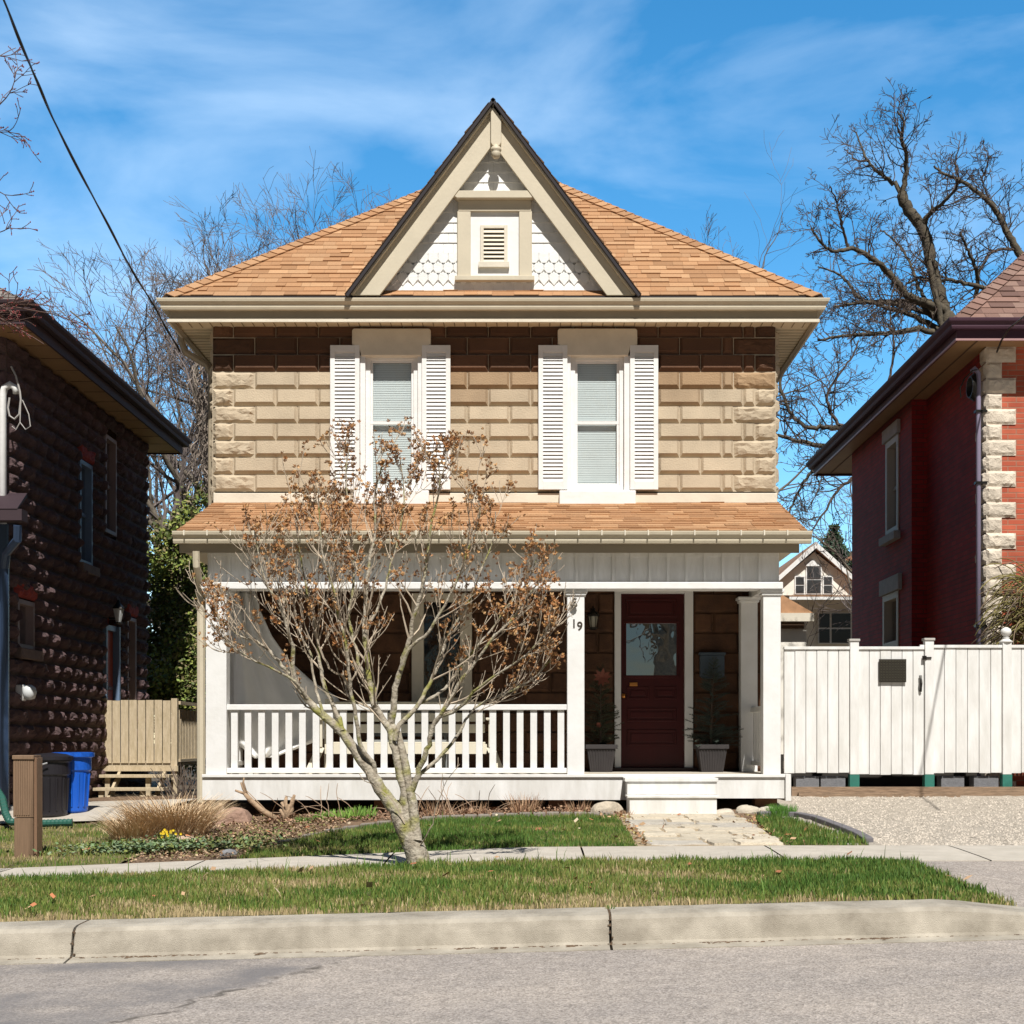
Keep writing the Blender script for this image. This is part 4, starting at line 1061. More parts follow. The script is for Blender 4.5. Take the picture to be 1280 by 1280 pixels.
# ---------------------------------------------------------------- left: deck with steps, bins, pedestal
DK = empty('wooden_deck', (-5.9, 22, .2), 'weathered wooden deck with a boarded side and steps beside the dark stone house', 'deck')
M_old = mat('weathered_wood', (.40, .32, .20), .85, bump=.5, bscale=20, col2=(.56, .46, .32), vscale=6, streak=(4, 4, .7), detail=8)
yd0 = 21.9; xr = X(222, yd0); xl = LX+.02
MB().box(xl, xr, yd0, 23.9, .80, .85).build('floor', M_old, DK)
pl = MB(); xa = X(128, yd0); n = 8
for i in range(n-0):
    w_ = (xr-.12-xa)/n; a = xa+.03+i*w_; pl.box(a, a+w_-.012, yd0-.02, yd0, .84+.0, Z(875, yd0)-.01*random.random())
pl.build('panel', M_old, DK)
for xx in (xa-.03, xr-.09): MB().box(xx, xx+.09, yd0-.03, yd0+.06, .15, Z(873, yd0)).build('post', M_old, DK)
MB().box(xa-.06, xr+.02, yd0-.06, yd0-.031, .72, .80).build('rim', M_old, DK)
sr = MB(); y = yd0+.12
while y < 23.9: sr.box(xr-.02, xr, y, y+.035, .86, 1.65); y += .1
sr.box(xr-.03, xr+.03, yd0+.06, 23.9, 1.72, 1.77); sr.box(xr-.03, xr+.03, yd0+.06, 23.9, .86, .90); sr.build('side_railing', M_old, DK)
for k, (y, z) in enumerate(((21.55, .674), (21.25, .49), (20.95, .314))):
    MB().box(xl+.03, X(208, 21.4), y, y+.26, z-.045, z).build('tread', M_old, DK, bev=.004)
for xx in (xl+.25, X(196, 21.4)): MB().beam((xx, 21.05, .16), (xx, 21.88, .68), .04, .10).build('stringer', M_old, DK)
st = MB()
for xx in (xl+.10, xl+.7):
    for (y, z) in ((21.62, .63), (21.3, .44)): st.box(xx, xx+.07, y, y+.07, z-.3, z)
st.build('riser_block', M_old, DK)
# bins
def bin_(px, y, w0, w1, h, m, label, lid):
    x = X(px, y); z = gz(x, y)+.02; E = empty('waste_bin', (x, y, z), label, 'bin'); k = 28
    mb = MB(); mb.lathe((x, y, z), [(w0, 0), (w0+.01, .02), (lerp(w0, w1, .7), h*.7), (lerp(w0, w1, .72)+.015, h*.72), (w1, h*.93), (w1+.02, h*.94), (w1+.022, h), (w1-.01, h)], k)
    mb.build('body', m, E, smooth=False, bev=.004)
    if lid: 
        MB().lathe((x, y, z+h), [(w1+.035, -.02), (w1+.035, .02), (w1*.8, .045), (.02, .06)], k).build('lid', m, E)
        MB().tube([(x-w1*.75, y-w1*.75, z+h-.05), (x-w1*.3, y-w1-.06, z+h-.08), (x+w1*.2, y-w1*.98-.05, z+h-.05)], .009, 6).build('handle', mat('pale_handle', (.35, .35, .36), .4), E)
    else: 
        MB().lathe((x, y, z+h), [(w1+.035, -.035), (w1+.035, .01), (w1+.0, .015), (w1-.03, .005)], k).build('rim', m, E)
    for s in range(6):
        t = -2.2+s*.42; a = Vector((math.cos(t), math.sin(t), 0))
        MB().tube([Vector((x, y, z+h*.1))+a*(w0+.012), Vector((x, y, z+h*.66))+a*(lerp(w0, w1, .66)+.006)], .012, 5).build('rib', m, E)
    return E
bin_(64, 16.2, .165, .205, .64, mat('black_plastic', (.018, .016, .020), .35, .1, 5), 'black plastic waste bin with a lid, left of the blue bin', True)
bin_(91.5, 16.5, .15, .20, .66, mat('blue_plastic', (.010, .10, .52), .35, .05, 5), 'bright blue recycling bin by the wall of the stone house', False)
# utility pedestal
yp = 12.6; x0, x1 = X(17.5, yp), X(46, yp); zb = gz(-4.3, yp)
UP = empty('utility_pedestal', ((x0+x1)/2, yp, zb), 'brown ribbed utility pedestal standing in the grass by the sidewalk at far left', 'pedestal')
M_brn = mat('brown_composite', (.20, .125, .075), .7, .15, 8, .2, 30, streak=(12, 12, .6))
MB().box(x0, x1-.03, yp, yp+.16, zb-.02, Z(1022, yp)).build('base', M_brn, UP, bev=.006)
rb_ = MB().box(x0-.005, x1-.028, yp-.005, yp+.165, Z(1021.5, yp), Z(950, yp))
for i in range(7):
    a = x0+.008+i*.0195; rb_.box(a, a+.011, yp-.012, yp-.0055, Z(1019, yp), Z(951, yp))
rb_.build('body', M_brn, UP); MB().box(x0-.012, x1-.018, yp-.018, yp+.172, Z(949.5, yp), Z(944, yp)).build('cap', M_brn, UP, bev=.006)
MB().box(x1-.026, x1, yp+.0, yp+.15, zb-.02, Z(947, yp)).build('hinge_strip', mat('brown_strip', (.26, .15, .09), .6), UP, bev=.004)
# drain hose
hs_ = MB(); hy = 15.6
def hose(p0, pts, r, label):
    P_ = [Vector(p) for p in pts]; res = []; rr = []
    for i in range(len(P_)-1):
        L_ = (P_[i+1]-P_[i]).length; n = max(2, int(L_/.02))
        for j in range(n): res.append(P_[i].lerp(P_[i+1], j/n)); rr.append(r*(1 if (len(res) % 2) else .84))
    MB().tube(res, rr, 10).build('drain_hose', mat('green_corrugated', (.022, .10, .075), .45), label=label, cat='hose', smooth=False)
zz = gz(-4.6, 15.2)+.05
hose(None, [(X(-6, 15.6), 15.6, zz+.36), (X(3, 15.4), 15.4, zz+.25), (X(7, 15.3), 15.3, zz+.1), (X(12, 15.2), 15.2, zz+.02), (X(45, 15.2), 15.2, zz+.0), (X(93, 15.25), 15.25, zz+.01)], .042, 'green corrugated drain hose running along the ground in front of the bins')

# ---------------------------------------------------------------- fence on the right
FY = 17.2
fX = lambda px: X(px, FY); fZ = lambda py: Z(py, FY)
FN = empty('fence', (fX(1120), FY, .6), 'tall white board fence with a gate beside the porch', 'fence')
def boards(px0, px1, py_top, py_bot, n, nm, root, yy=FY):
    b = MB(); a, e = fX(px0), fX(px1); w_ = (e-a)/n; zt_, zb_ = fZ(py_top), fZ(py_bot)
    for i in range(n):
        j = random.uniform(-.003, .003); b.box(a+i*w_+.003, a+(i+1)*w_-.003, yy+j, yy+.02+j, zb_+random.uniform(-.006, .004), zt_)
    o = b.build(nm, M_white2, root, bev=.003)
    MB().box(a, e, yy+.024, yy+.03, zb_+.02, zt_-.01).build('backing', M_white2, o)
    MB().box(a, e, yy-.018, yy+.04, zt_+.001, zt_+.035).build('top_rail', M_white2, o, bev=.003)
    MB().box(a, e, yy+.032, yy+.07, zb_+.05, zb_+.14).build('bottom_rail', M_white2, o)
    return o
boards(980, 1062, 812, 966, 6, 'fence_panel', FN)
gate = boards(1073, 1155, 812, 968, 6, 'gate', FN)
boards(1166, 1253, 810, 966, 6, 'fence_panel', FN); boards(1263, 1345, 810, 966, 6, 'fence_panel', FN)
def fpost(px, ptop, ball):
    a, e = fX(px-5.5), fX(px+5.5); o = MB().box(a, e, FY-.035, FY+.07, fZ(968), fZ(ptop)).build('post', M_white2, FN, bev=.004)
    MB().box(a-.004, e+.004, FY-.039, FY+.074, fZ(984), fZ(968)-.001).build('post_foot', mat('green_paint', (.03, .17, .13), .5, .15, 8), o)
    if ball:
        MB().lathe(((a+e)/2, FY+.017, fZ(ptop)), [(.075, 0), (.08, .012), (.05, .03), (.035, .05), (.045, .055), (.03, .07), (.035, .075), (.058, .10), (.065, .125), (.055, .155), (.02, .178)], 16).build('finial', M_white2, o, smooth=True)
    else: MB().box(a-.012, e+.012, FY-.047, FY+.082, fZ(ptop)+.001, fZ(ptop)+.03).build('cap', mat('grey_cap', (.42, .40, .37), .6), o, bev=.005)
fpost(1067.5, 802, False); fpost(1161, 801, False); fpost(1258, 803, True)
MB().box(fX(1150), fX(1156), FY-.01, FY+.03, fZ(812), fZ(806)).build('stop_block', M_white2, gate)
gp = MB().box(fX(1098), fX(1132), FY-.035, FY-.019, fZ(853), fZ(824)); gpo = gp.build('grille', mat('dark_bronze', (.035, .03, .022), .5, .2, 40, metal=.4), gate, bev=.003)
q = MB()
for i in range(9):
    for j in range(8): 
        cx_, cz_ = lerp(fX(1099), fX(1131), (i+.5)/9), lerp(fZ(852), fZ(825), (j+.5)/8); q.beam((cx_-.012, FY-.038, cz_-.01), (cx_+.012, FY-.038, cz_+.01), .004, .005, (0, 1, 0)); q.beam((cx_-.012, FY-.040, cz_+.01), (cx_+.012, FY-.040, cz_-.01), .004, .005, (0, 1, 0))
q.build('mesh', mat('bronze_mesh', (.09, .08, .055), .5, metal=.4), gpo)
MB().tube([(fX(1150), FY-.02, fZ(845)), (fX(1150), FY-.045, fZ(849)), (fX(1150), FY-.055, fZ(854)), (fX(1150), FY-.045, fZ(860)), (fX(1150), FY-.02, fZ(864))], [.018, .012, .016, .012, .018], 6).build('handle', M_iron, gate)
MB().box(fX(1152), fX(1157), FY-.045, FY-.02, fZ(825), fZ(820)).box(fX(1157), fX(1163), FY-.05, FY-.04, fZ(823.5), fZ(821.5)).build('latch', M_iron, gate)
# timbers and cinder blocks below
tm = MB().box(fX(985), fX(1400), 16.95, 17.05, .40, fZ(983)).box(fX(992), fX(1190), 16.86, 16.94, .40, fZ(990))
tm.build('timber_edging', mat('old_timber', (.25, .17, .11), .9, .3, 12, .4, 30, streak=(.5, 3, 3)), label='weathered timber laid along the ground in front of the fence', cat='timber')
for (a, e, lb) in ((996, 1025, 'grey concrete block under the fence, nearest the porch'), (1027, 1058, 'grey concrete block under the fence, second from the porch'), (1178, 1207, 'grey concrete block under the fence just right of the gate post'), (1219, 1250, 'grey concrete block under the fence, farthest right beside the ball-topped post')):
    cb = MB().box(fX(a), fX(e), FY+.05, FY+.25, .48, fZ(970.5)); cb.build('concrete_block', mat('cinder', (.17, .17, .18), .9, .15, 20, .4, 90), label=lb, cat='block', group='concrete blocks under the fence', bev=.006)
MB().box(fX(985), fX(1300), FY+1.2, FY+1.25, .3, 1.0).build('garden_edge_board', mat('dark_board', (.03, .025, .02), .9), label='dark board behind the gap under the white fence', cat='board')

# ---------------------------------------------------------------- right house (red brick)
RXw = 5.72; RX1 = 5.5; RY0 = 18.4; RYr = 21.2; RY1 = 25.15
RH = empty('brick_house', (9, 22, .5), 'red brick house with pale rock-faced corner stones at the right edge', 'house')
M_brick = brick_mat('red_brick', (.25, .008, .011), (.33, .018, .018), (.13, .025, .022))
M_brick2 = brick_mat('orange_red_brick', (.40, .075, .036), (.48, .11, .055), (.36, .17, .11))
bw = MB()
def wallX(mb, x, y0, y1, z0, z1, ops, sgn):
    ysb = sorted({y0, y1, *[v for o in ops for v in o[:2]]})
    for i in range(len(ysb)-1):
        a, b = ysb[i], ysb[i+1]; zc = [(z0, z1)]
        for (p, q, r, s) in ops:
            if p <= a and q >= b:
                nz = []
                for (u_, v_) in zc:
                    if s <= u_ or r >= v_: nz.append((u_, v_)); continue
                    if r > u_: nz.append((u_, r))
                    if s < v_: nz.append((s, v_))
                zc = nz
        for (u_, v_) in zc: mb.quad((x, a, u_), (x, b, u_), (x, b, v_), (x, a, v_))
w1 = (21.92, 22.70, Z(668, 22.3), Z(548, 22.3)); w2 = (21.92, 22.88, Z(810, 22.3), Z(741, 22.3))
wallX(bw, RX1, RYr, RY1, .4, 6.15, [w1, w2], -1)
wallX(bw, RXw, RY0, RYr, .4, 6.15, [], -1)
bw.quad((RX1, RYr, .4), (RXw, RYr, .4), (RXw, RYr, 6.15), (RX1, RYr, 6.15))
bw.quad((RX1, RY1, .4), (14, RY1, .4), (14, RY1, 6.15), (RX1, RY1, 6.15))
bw.quad((RX1+.7, RYr, .4), (RX1+.7, RY1, .4), (RX1+.7, RY1, 6.1), (RX1+.7, RYr, 6.1))
bw.build('side_wall', M_brick, RH)
fb = MB(); fb.quad((RXw, RY0, .4), (14, RY0, .4), (14, RY0, 6.15), (RXw, RY0, 6.15)); fb.build('front_wall', M_brick2, RH)
M_plum2 = mat('plum_trim', (.055, .018, .035), .7, .1, 3)
ro0 = RXw-.50; rfy = RY0-.42; rby = 27.1
pe = [(14, rby), (ro0, rby), (ro0, rfy), (14, rfy)]
MB().sweep(pe, [(-.03, 6.10), (.0, 6.10), (.0, 6.27), (-.03, 6.27)]).build('fascia', M_plum2, RH)
MB().sweep(pe, [(.001, 6.085), (.018, 6.085), (.018, 6.11), (.001, 6.11)]).build('fascia_lip', mat('rose_lip', (.35, .20, .20), .5), RH)
MB().sweep(pe, GUT(.004, 6.33)).build('gutter', M_plum2, RH)
MB().box(ro0+.03, 14, rfy+.03, rby-.03, 6.12, 6.14).build('soffit', M_brsoff, RH)
MB().box(ro0+.28, ro0+.30, rfy+.05, rby-.1, 6.113, 6.118).build('soffit_groove', MATS['groove_brown'], RH)
rr = MB(); PALR = [(.20, .115, .09), (.24, .14, .11), (.16, .09, .072), (.27, .17, .135)]
hr = (rby-rfy)/2+.03; prr = .95
rl = hr*math.hypot(1, prr); k_ = 1/math.hypot(1, prr)
rn = random.Random(31)
shingles(rr, (ro0-.03, rfy-.03, 6.34), (1, 0, 0), Vector((0, 1, prr)).normalized(), 0, rl, lambda v: (v*k_, 9), PALR, rn)
shingles(rr, (ro0-.03, rby+.03, 6.34), (0, -1, 0), Vector((1, 0, prr)).normalized(), 0, rl, lambda v: (v*k_, 2*hr-v*k_), PALR, rn, tab=(.3, .6))
rro = rr.build('roof', M_shing, RH, colors=True)
u = MB(); e = 6.325; A = (ro0-.02, rfy, e); B = (ro0-.02, rby, e); T = (ro0+hr, (rfy+rby)/2, e+prr*hr); T2 = (15, (rfy+rby)/2, e+prr*hr)
u.tri(B, A, T); u.quad(A, (15, rfy, e), T2, T); u.quad((15, rby, e), B, T, T2); u.build('roof_deck', mat('brown_deck', (.10, .05, .04), .9), rro)
# hip cap
hc = MB(); a = Vector((ro0-.03, rfy-.03, 6.35)); b = Vector((ro0+hr-.03, rfy+hr-.03, 6.35+prr*hr)); d = b-a; Ln = d.length; d.normalize(); n = int(Ln/.16)
for i in range(n):
    p = a+d*(Ln*i/n); q_ = a+d*(Ln*(i+1.1)/n); f = rn.uniform(.9, 1.1); hc.col = tuple(c*f for c in rn.choice(PALR))
    for (e1, n_) in ((Vector((1, 0, 0)), Vector((0, -prr, 1)).normalized()), (Vector((0, 1, 0)), Vector((-prr, 0, 1)).normalized())):
        w_ = (e1-d*e1.dot(d)).normalized()*.14; pts = [p+n_*.028, p+w_+n_*.028, q_+w_+n_*.012, q_+n_*.012]
        if e1.x == 0: pts = pts[::-1]
        hc.hexa([v-n_*.012 for v in pts]+pts)
hc.build('hip_cap', M_shing, RH, colors=True)
# windows right house
M_offw = mat('greyed_paint', (.46, .42, .38), .6, .06, 4)
side_window(RH, RX1, -1, w1[0], w1[1], w1[2], w1[3], M_offw, M_bluegl, rec=.12, fw=.10)
side_window(RH, RX1, -1, w2[0], w2[1], w2[2], w2[3], M_offw, glass_mat('grey_glass', (.5, .5, .5), .12), back_=M_blind, mid=False, rec=.12, fw=.10)
MB().box(RX1-.06, RX1+.05, 21.75, 22.95, w2[3]+.002, w2[3]+.24).build('lintel', mat('grey_stone', (.36, .35, .35), .85, .12, 8, .3, 50), RH, bev=.006)
lt = MB().box(RX1-.05, RX1+.05, 21.85, 22.8, w1[3]+.002, w1[3]+.2); lt.build('lintel', mat('grey_stone', (.36, .35, .35), .85, .12, 8, .3, 50), RH, bev=.006)
MB().box(RX1-.10, RX1+.05, 21.85, 22.8, w1[2]-.12, w1[2]-.002).build('sill', mat('grey_stone', (.36, .35, .35)), RH, bev=.006)
# quoins
qn = MB(); zq = 6.12; k = 0
M_quoin = mat('pale_rock', (1, 1, 1), .9, .12, 12, .5, 60, attr=True, detail=9)
fq = lambda u, z, d: (u, RY0-.012-d, z)
fqs = lambda u, z, d: (RXw-.012-d, RY0+.6-u, z)
while zq > .5:
    h = .195; L_ = .36 if k % 2 == 0 else .185; L2 = .19 if k % 2 == 0 else .36
    f = rn.uniform(.9, 1.05); qn.col = (.62*f, .54*f, .44*f)
    rough_block(qn, RXw-.012, RXw+L_, zq-h+.004, zq-.004, fq, .03, rn, nu=8 if L_ > .3 else 5, amp=.55)
    rough_block(qn, .6-L2, .612, zq-h+.004, zq-.004, fqs, .035, rn, nu=8 if L2 > .3 else 5, amp=.6)
    qn.quad((RXw-.012, RY0-.0121, zq-h), (RXw+L_, RY0-.0121, zq-h), (RXw+L_, RY0-.0121, zq), (RXw-.012, RY0-.0121, zq))
    zq -= h; k += 1
qn.build('quoin', M_quoin, RH, colors=True)
cx2 = 5.62; yy2 = 18.42
cdt = MB().tube([(cx2, yy2, .5), (cx2, yy2, 5.72), (cx2, yy2, 5.80), (cx2-.05, yy2, 5.86), (cx2-.08, yy2, 5.82)], .032, 8); cdo = cdt.build('conduit', mat('grey_purple_pipe', (.24, .21, .30), .5), RH, smooth=True)
q = MB()
for zc in (2.6, 4.4, 5.3): q.box(cx2-.045, RXw, yy2-.045, yy2+.045, zc, zc+.03)
q.build('clamp', M_iron, cdo)
q = MB()
for j in range(5):
    pts = [(cx2-.06-.012*j, yy2-.05+.10*math.sin(t)*(1+.1*j)+.04, 5.62+.17*math.cos(t)*(1-.06*j)) for t in np.linspace(0, 6.28, 20)]
    q.tube(pts, .010, 5)
q.tube([P(1223, 462, yy2), P(1216, 463, yy2-.1), P(1206, 473, yy2-.1), P(1200, 485, yy2-.1), P(1201, 497, yy2-.1)], .009, 5)
q.build('cable_coil', M_iron, cdo)
MB().tube([P(1246, 440, 18.3), P(1252, 425, 17.95), P(1262, 410, 17.5), P(1300, 380, 15.5), P(1420, 300, 12)], .012, 5).build('service_cable', M_iron, label='thin black cable running from the brick house eave off to the right', cat='cable')
# front porch of brick house, mostly out of frame
pc = MB().box(6.55, 12, 16.6, RY0-.02, 4.05, 4.2).box(6.40, 6.52, RY0-.35, RY0-.02, 2.6, 4.0)
pc.build('front_porch', M_offw, RH)

# ---------------------------------------------------------------- distant houses
BH = empty('white_house', (X(1018, 60), 60, .6), 'white gabled house seen far behind the fence between the two front houses', 'house')
bY = 60; bx = lambda px: X(px, bY); bzz = lambda py: Z(py, bY)
M_side = mat('pale_siding', (.78, .74, .66), .7, .08, 2)
MB().prism([(bx(930), .4), (bx(1106), .4), (bx(1106), bzz(752)), (bx(1066), bzz(727)), (bx(1018), bzz(690)), (bx(972), bzz(727)), (bx(930), bzz(752))], bY, bY+9).build('wall', M_side, BH)
for s in (-1, 1):
    e0 = 1018+s*92; pts = [(bx(1018), bzz(679)), (bx(e0), bzz(762)), (bx(e0), bzz(768)), (bx(1018), bzz(686.5))]
    if s > 0: pts = pts[::-1]
    MB().prism(pts, bY-.4, bY-.3).build('bargeboard', M_white, BH, fixn=True)
    MB().prism([(p[0], p[1]+.03) for p in pts], bY-.29, bY+9.5).build('roof', mat('brown_roof', (.28, .15, .08), .9, .2, 3), BH, fixn=True)
def bwin(a, b, t, bt_):
    o = MB().box(bx(a)-.0, bx(b), bY-.06, bY-.01, bzz(bt_), bzz(t)).build('window', M_white, BH)
    q = MB().box(bx(a+1.5), bx(b-1.5), bY-.08, bY-.062, bzz(bt_-1.5), bzz((t+bt_)/2+.7)).box(bx(a+1.5), bx(b-1.5), bY-.08, bY-.062, bzz((t+bt_)/2-.7), bzz(t+1.5)); q.build('pane', mat('dark_pane', (.05, .05, .05), .1), o)
bwin(993, 1006, 720, 743); bwin(1007, 1027, 706, 743); bwin(1028, 1041, 720, 743)
MB().prism([(bx(1005), bzz(708)), (bx(1023), bzz(708)), (bx(1017), bzz(701)), (bx(1014), bzz(701))], bY-.1, bY-.02).build('window_pediment', M_white, BH)
MB().hexa([(bx(975), bY-2.2, bzz(752.5)), (bx(1090), bY-2.2, bzz(752.5)), (bx(1090), bY, bzz(745)), (bx(975), bY, bzz(745)), (bx(975), bY-2.2, bzz(751)), (bx(1090), bY-2.2, bzz(751)), (bx(1090), bY, bzz(744)), (bx(975), bY, bzz(744))]).build('porch_roof', mat('brown_roof', (.3, .17, .1)), BH)
MB().box(bx(975), bx(1090), bY-2.2, bY-2.1, bzz(756), bzz(752.6)).build('porch_fascia', M_white, BH)
def bwin2(a, b, t, bt_):
    o = MB().box(bx(a), bx(b), bY-.2, bY-.1, bzz(bt_), bzz(t)).build('window', M_white, BH)
    q = MB().box(bx(a+1.3), bx(b-1.3), bY-.23, bY-.205, bzz(785), bzz(t+1.5)).box(bx(a+1.3), bx(b-1.3), bY-.23, bY-.205, bzz(bt_-1), bzz(787)); q.build('pane', mat('dark_pane', (.05, .05, .05), .1), o)
bwin2(1021.5, 1037, 766, 805); bwin2(1037, 1063, 766, 805)
GR = empty('garage', (X(985, 36), 36, .6), 'small pale outbuilding with an orange-brown roof behind the fence', 'garage')
gy = 36; qx = lambda px: X(px, gy); qz = lambda py: Z(py, gy)
MB().box(qx(930), qx(1008), gy, gy+6, .4, qz(775)).build('wall', M_side, GR)
MB().prism([(qx(925), qz(767.5)), (qx(1014), qz(767.5)), (qx(975), qz(745)), (qx(955), qz(736))], gy-.3, gy+6).build('roof', mat('orange_roof', (.42, .23, .12), .9, .2, 6), GR)
MB().box(qx(925), qx(1014), gy-.36, gy-.302, qz(778), qz(767.8)).build('fascia', M_cream, GR)
MB().box(qx(925), qx(1004), gy-.1, gy-.001, qz(786), qz(778)).build('door_header', mat('brown_header', (.12, .07, .04), .8), GR)
FH = empty('far_house', (X(1075, 85), 85, .6), 'brown-roofed house farthest back, showing beside the brick house wall', 'house')
MB().prism([(X(1030, 85), Z(745, 85)), (X(1110, 85), Z(745, 85)), (X(1100, 85), Z(690, 85)), (X(1044, 85), Z(690, 85))], 85, 92).build('roof', mat('rust_roof', (.33, .15, .08), .9, .35, 2), FH)
MB().box(X(1034, 85), X(1106, 85), 85.2, 91.8, .5, Z(745, 85)).build('wall', M_side, FH)

# ---------------------------------------------------------------- vegetation
class Tree:
    def __init__(s, seed, tw=.5): s.r = random.Random(seed); s.limb = MB(); s.twig = MB(); s.tips = []
    def path(s, pts, r0, r1, k=8, wob=0):
        """smooth the polyline and add the tube; returns list of (point, dir, radius)"""
        P_ = [Vector(p) for p in pts]; n = len(P_); out = []
        for i in range(n-1):
            p0, p1, p2, p3 = P_[max(i-1, 0)], P_[i], P_[i+1], P_[min(i+2, n-1)]
            m = max(2, min(6, int((p2-p1).length/.12)+2)) if k > 5 else 3
            for j in range(m):
                t = j/m; out.append(.5*((2*p1)+(p2-p0)*t+(2*p0-5*p1+4*p2-p3)*t*t+(3*p1-p0-3*p2+p3)*t*t*t))
        out.append(P_[-1]); N = len(out); rad = [lerp(r0, r1, (i/(N-1))**.8) for i in range(N)]
        if wob: out = [p+Vector((s.r.gauss(0, wob), s.r.gauss(0, wob), s.r.gauss(0, wob)))*(rad[i]/r0+.3) for i, p in enumerate(out)]
        (s.limb if r0 > s.lim else s.twig).tube(out, rad, k if r0 > s.lim else (5 if r0 > .012 else 3), cap=False)
        return [(out[i], (out[min(i+1, N-1)]-out[max(i-1, 0)]).normalized(), rad[i]) for i in range(N)]
    lim = .03
    def grow(s, p, d, L, r, lvl, cfg):
        """procedural branch with side shoots"""
        n = max(3, int(L/cfg['seg'])); pts = [p]; dd = d.normalized()
        for i in range(n):
            dd = (dd+Vector((s.r.gauss(0, 1), s.r.gauss(0, 1), s.r.gauss(0, 1)))*cfg['wob']+Vector((0, 0, cfg['up']))).normalized(); pts.append(pts[-1]+dd*(L/n))
        rad = [max(r*(1-.75*i/n), cfg['rmin']) for i in range(n+1)]
        (s.limb if r > s.lim else s.twig).tube(pts, rad, 6 if r > s.lim else (4 if r > cfg['rmin']*2.5 else 3), cap=False)
        if lvl <= 0: s.tips.append((pts[-1], dd)); return
        nb = cfg['nb'][min(lvl, len(cfg['nb'])-1)]
        for b in range(nb):
            t = s.r.uniform(.22, 1.0); i = min(n-1, int(t*n)); q = pts[i].lerp(pts[i+1], t*n-i if t < 1 else 1)
            base = (pts[i+1]-pts[i]).normalized(); o = Vector((s.r.gauss(0, 1), s.r.gauss(0, 1), s.r.gauss(0, 1))); o = (o-base*o.dot(base)).normalized()
            nd = base*math.cos(cfg['ang'])+o*math.sin(cfg['ang'])*s.r.uniform(.7, 1.2)
            s.grow(q, nd, L*cfg['ls']*s.r.uniform(.6, 1.15)*(1-.35*t), max(rad[i]*cfg['rs'], cfg['rmin']), lvl-1, cfg)
        s.tips.append((pts[-1], dd))
def finish(T, name, label, m1, m2, loc, group=None, extra=None):
    E = empty(name, loc, label, 'tree', group)
    if T.limb.f: T.limb.build('trunk', m1, E, smooth=True)
    if T.twig.f: T.twig.build('crown', m2, E)
    return E
M_bark = mat('grey_bark', (.15, .125, .095), .95, .3, 12, .7, 30)
M_twig = mat('twig_bark', (.17, .125, .095), .95, .2, 12)
M_dbark = mat('dark_bark', (.05, .042, .032), .95, bump=.8, bscale=25, col2=(.13, .105, .07), vscale=9)
M_dtwig = mat('dark_twigs', (.085, .062, .05), .95, .2, 12)

# --- the small tree in front
T = Tree(42); T.lim = .012; TY = 10.9
def tp(zx, zy, o=0, sc=(400, 780, 4.13)): return P(sc[0]+zx/sc[2], sc[1]+zy/sc[2], TY+o)
def fp(px, py, o=0): return P(px, py, TY+o)
M_tbark = mat('lichened_bark', (.20, .16, .115), .9, bump=.8, bscale=45, col2=(.50, .45, .36), vscale=16, detail=9)
def lichen(m):
    n, l = m.node_tree.nodes, m.node_tree.links; b = n['Principled BSDF']; src = b.inputs['Base Color'].links[0].from_socket
    tcn = n.new('ShaderNodeTexCoord'); t = n.new('ShaderNodeTexNoise'); t.inputs['Scale'].default_value = 6.5; t.inputs['Detail'].default_value = 8; l.new(tcn.outputs['Object'], t.inputs['Vector'])
    r_ = n.new('ShaderNodeValToRGB'); r_.color_ramp.elements[0].position = .50; r_.color_ramp.elements[1].position = .64; l.new(t.outputs[0], r_.inputs[0])
    mx_ = n.new('ShaderNodeMixRGB'); mx_.inputs[2].default_value = (.25, .24, .06, 1); l.new(r_.outputs[0], mx_.inputs[0]); l.new(src, mx_.inputs[1]); l.new(mx_.outputs[0], b.inputs['Base Color'])
lichen(M_tbark)
trunk = T.path([fp(524, 1084), fp(521, 1068), fp(513, 1050), fp(507, 1036)], .095, .070, 12, .003)
limbs = []
def L(pts, r0, r1, o0=0, o1=0):
    n = len(pts); q = [fp(a, b, lerp(o0, o1, i/(n-1))) for i, (a, b) in enumerate(pts)]
    sc_ = 1 if r0 > .055 else .80; limbs.append(T.path(q, r0*sc_, r1*.7, 10, .004)); return limbs[-1]
# main stems (photo pixels, depth offset)
L([(512, 1052), (502, 1030), (495, 1012), (485, 1000), (470, 978), (458, 958), (443, 938), (428, 915), (408, 898), (390, 882), (375, 862)], .066, .034, 0, .10)
L([(375, 862), (365, 845), (352, 832), (337, 815), (318, 800), (300, 795), (283, 780), (268, 768), (258, 745)], .026, .005, .10, .25)
L([(372, 860), (365, 835), (366, 815), (362, 795), (355, 772), (348, 752), (335, 735), (325, 700), (318, 665)], .027, .006, .1, -.2)
L([(388, 880), (378, 865), (368, 850), (345, 838), (320, 826), (300, 815), (285, 803), (272, 790)], .018, .004, .1, -.3)
L([(516, 1050), (508, 1020), (505, 990), (500, 968), (495, 945), (490, 925), (487, 912), (478, 898), (467, 880), (462, 850), (458, 820), (456, 790), (457, 765), (458, 735), (462, 700), (470, 660), (468, 620), (480, 575)], .050, .007, 0, .1)
L([(428, 915), (424, 898), (416, 880), (405, 855), (400, 830), (397, 805), (392, 775), (385, 745), (378, 710), (372, 672), (370, 640)], .027, .006, .05, .3)
L([(470, 978), (466, 955), (455, 940), (447, 912), (444, 888), (438, 860), (436, 835), (432, 800), (424, 775), (418, 740), (405, 700), (400, 660), (398, 610)], .026, .006, .05, -.25)
L([(521, 1052), (518, 1020), (514, 995), (510, 970), (503, 940), (498, 918), (487, 905)], .052, .036, -.03, .06)
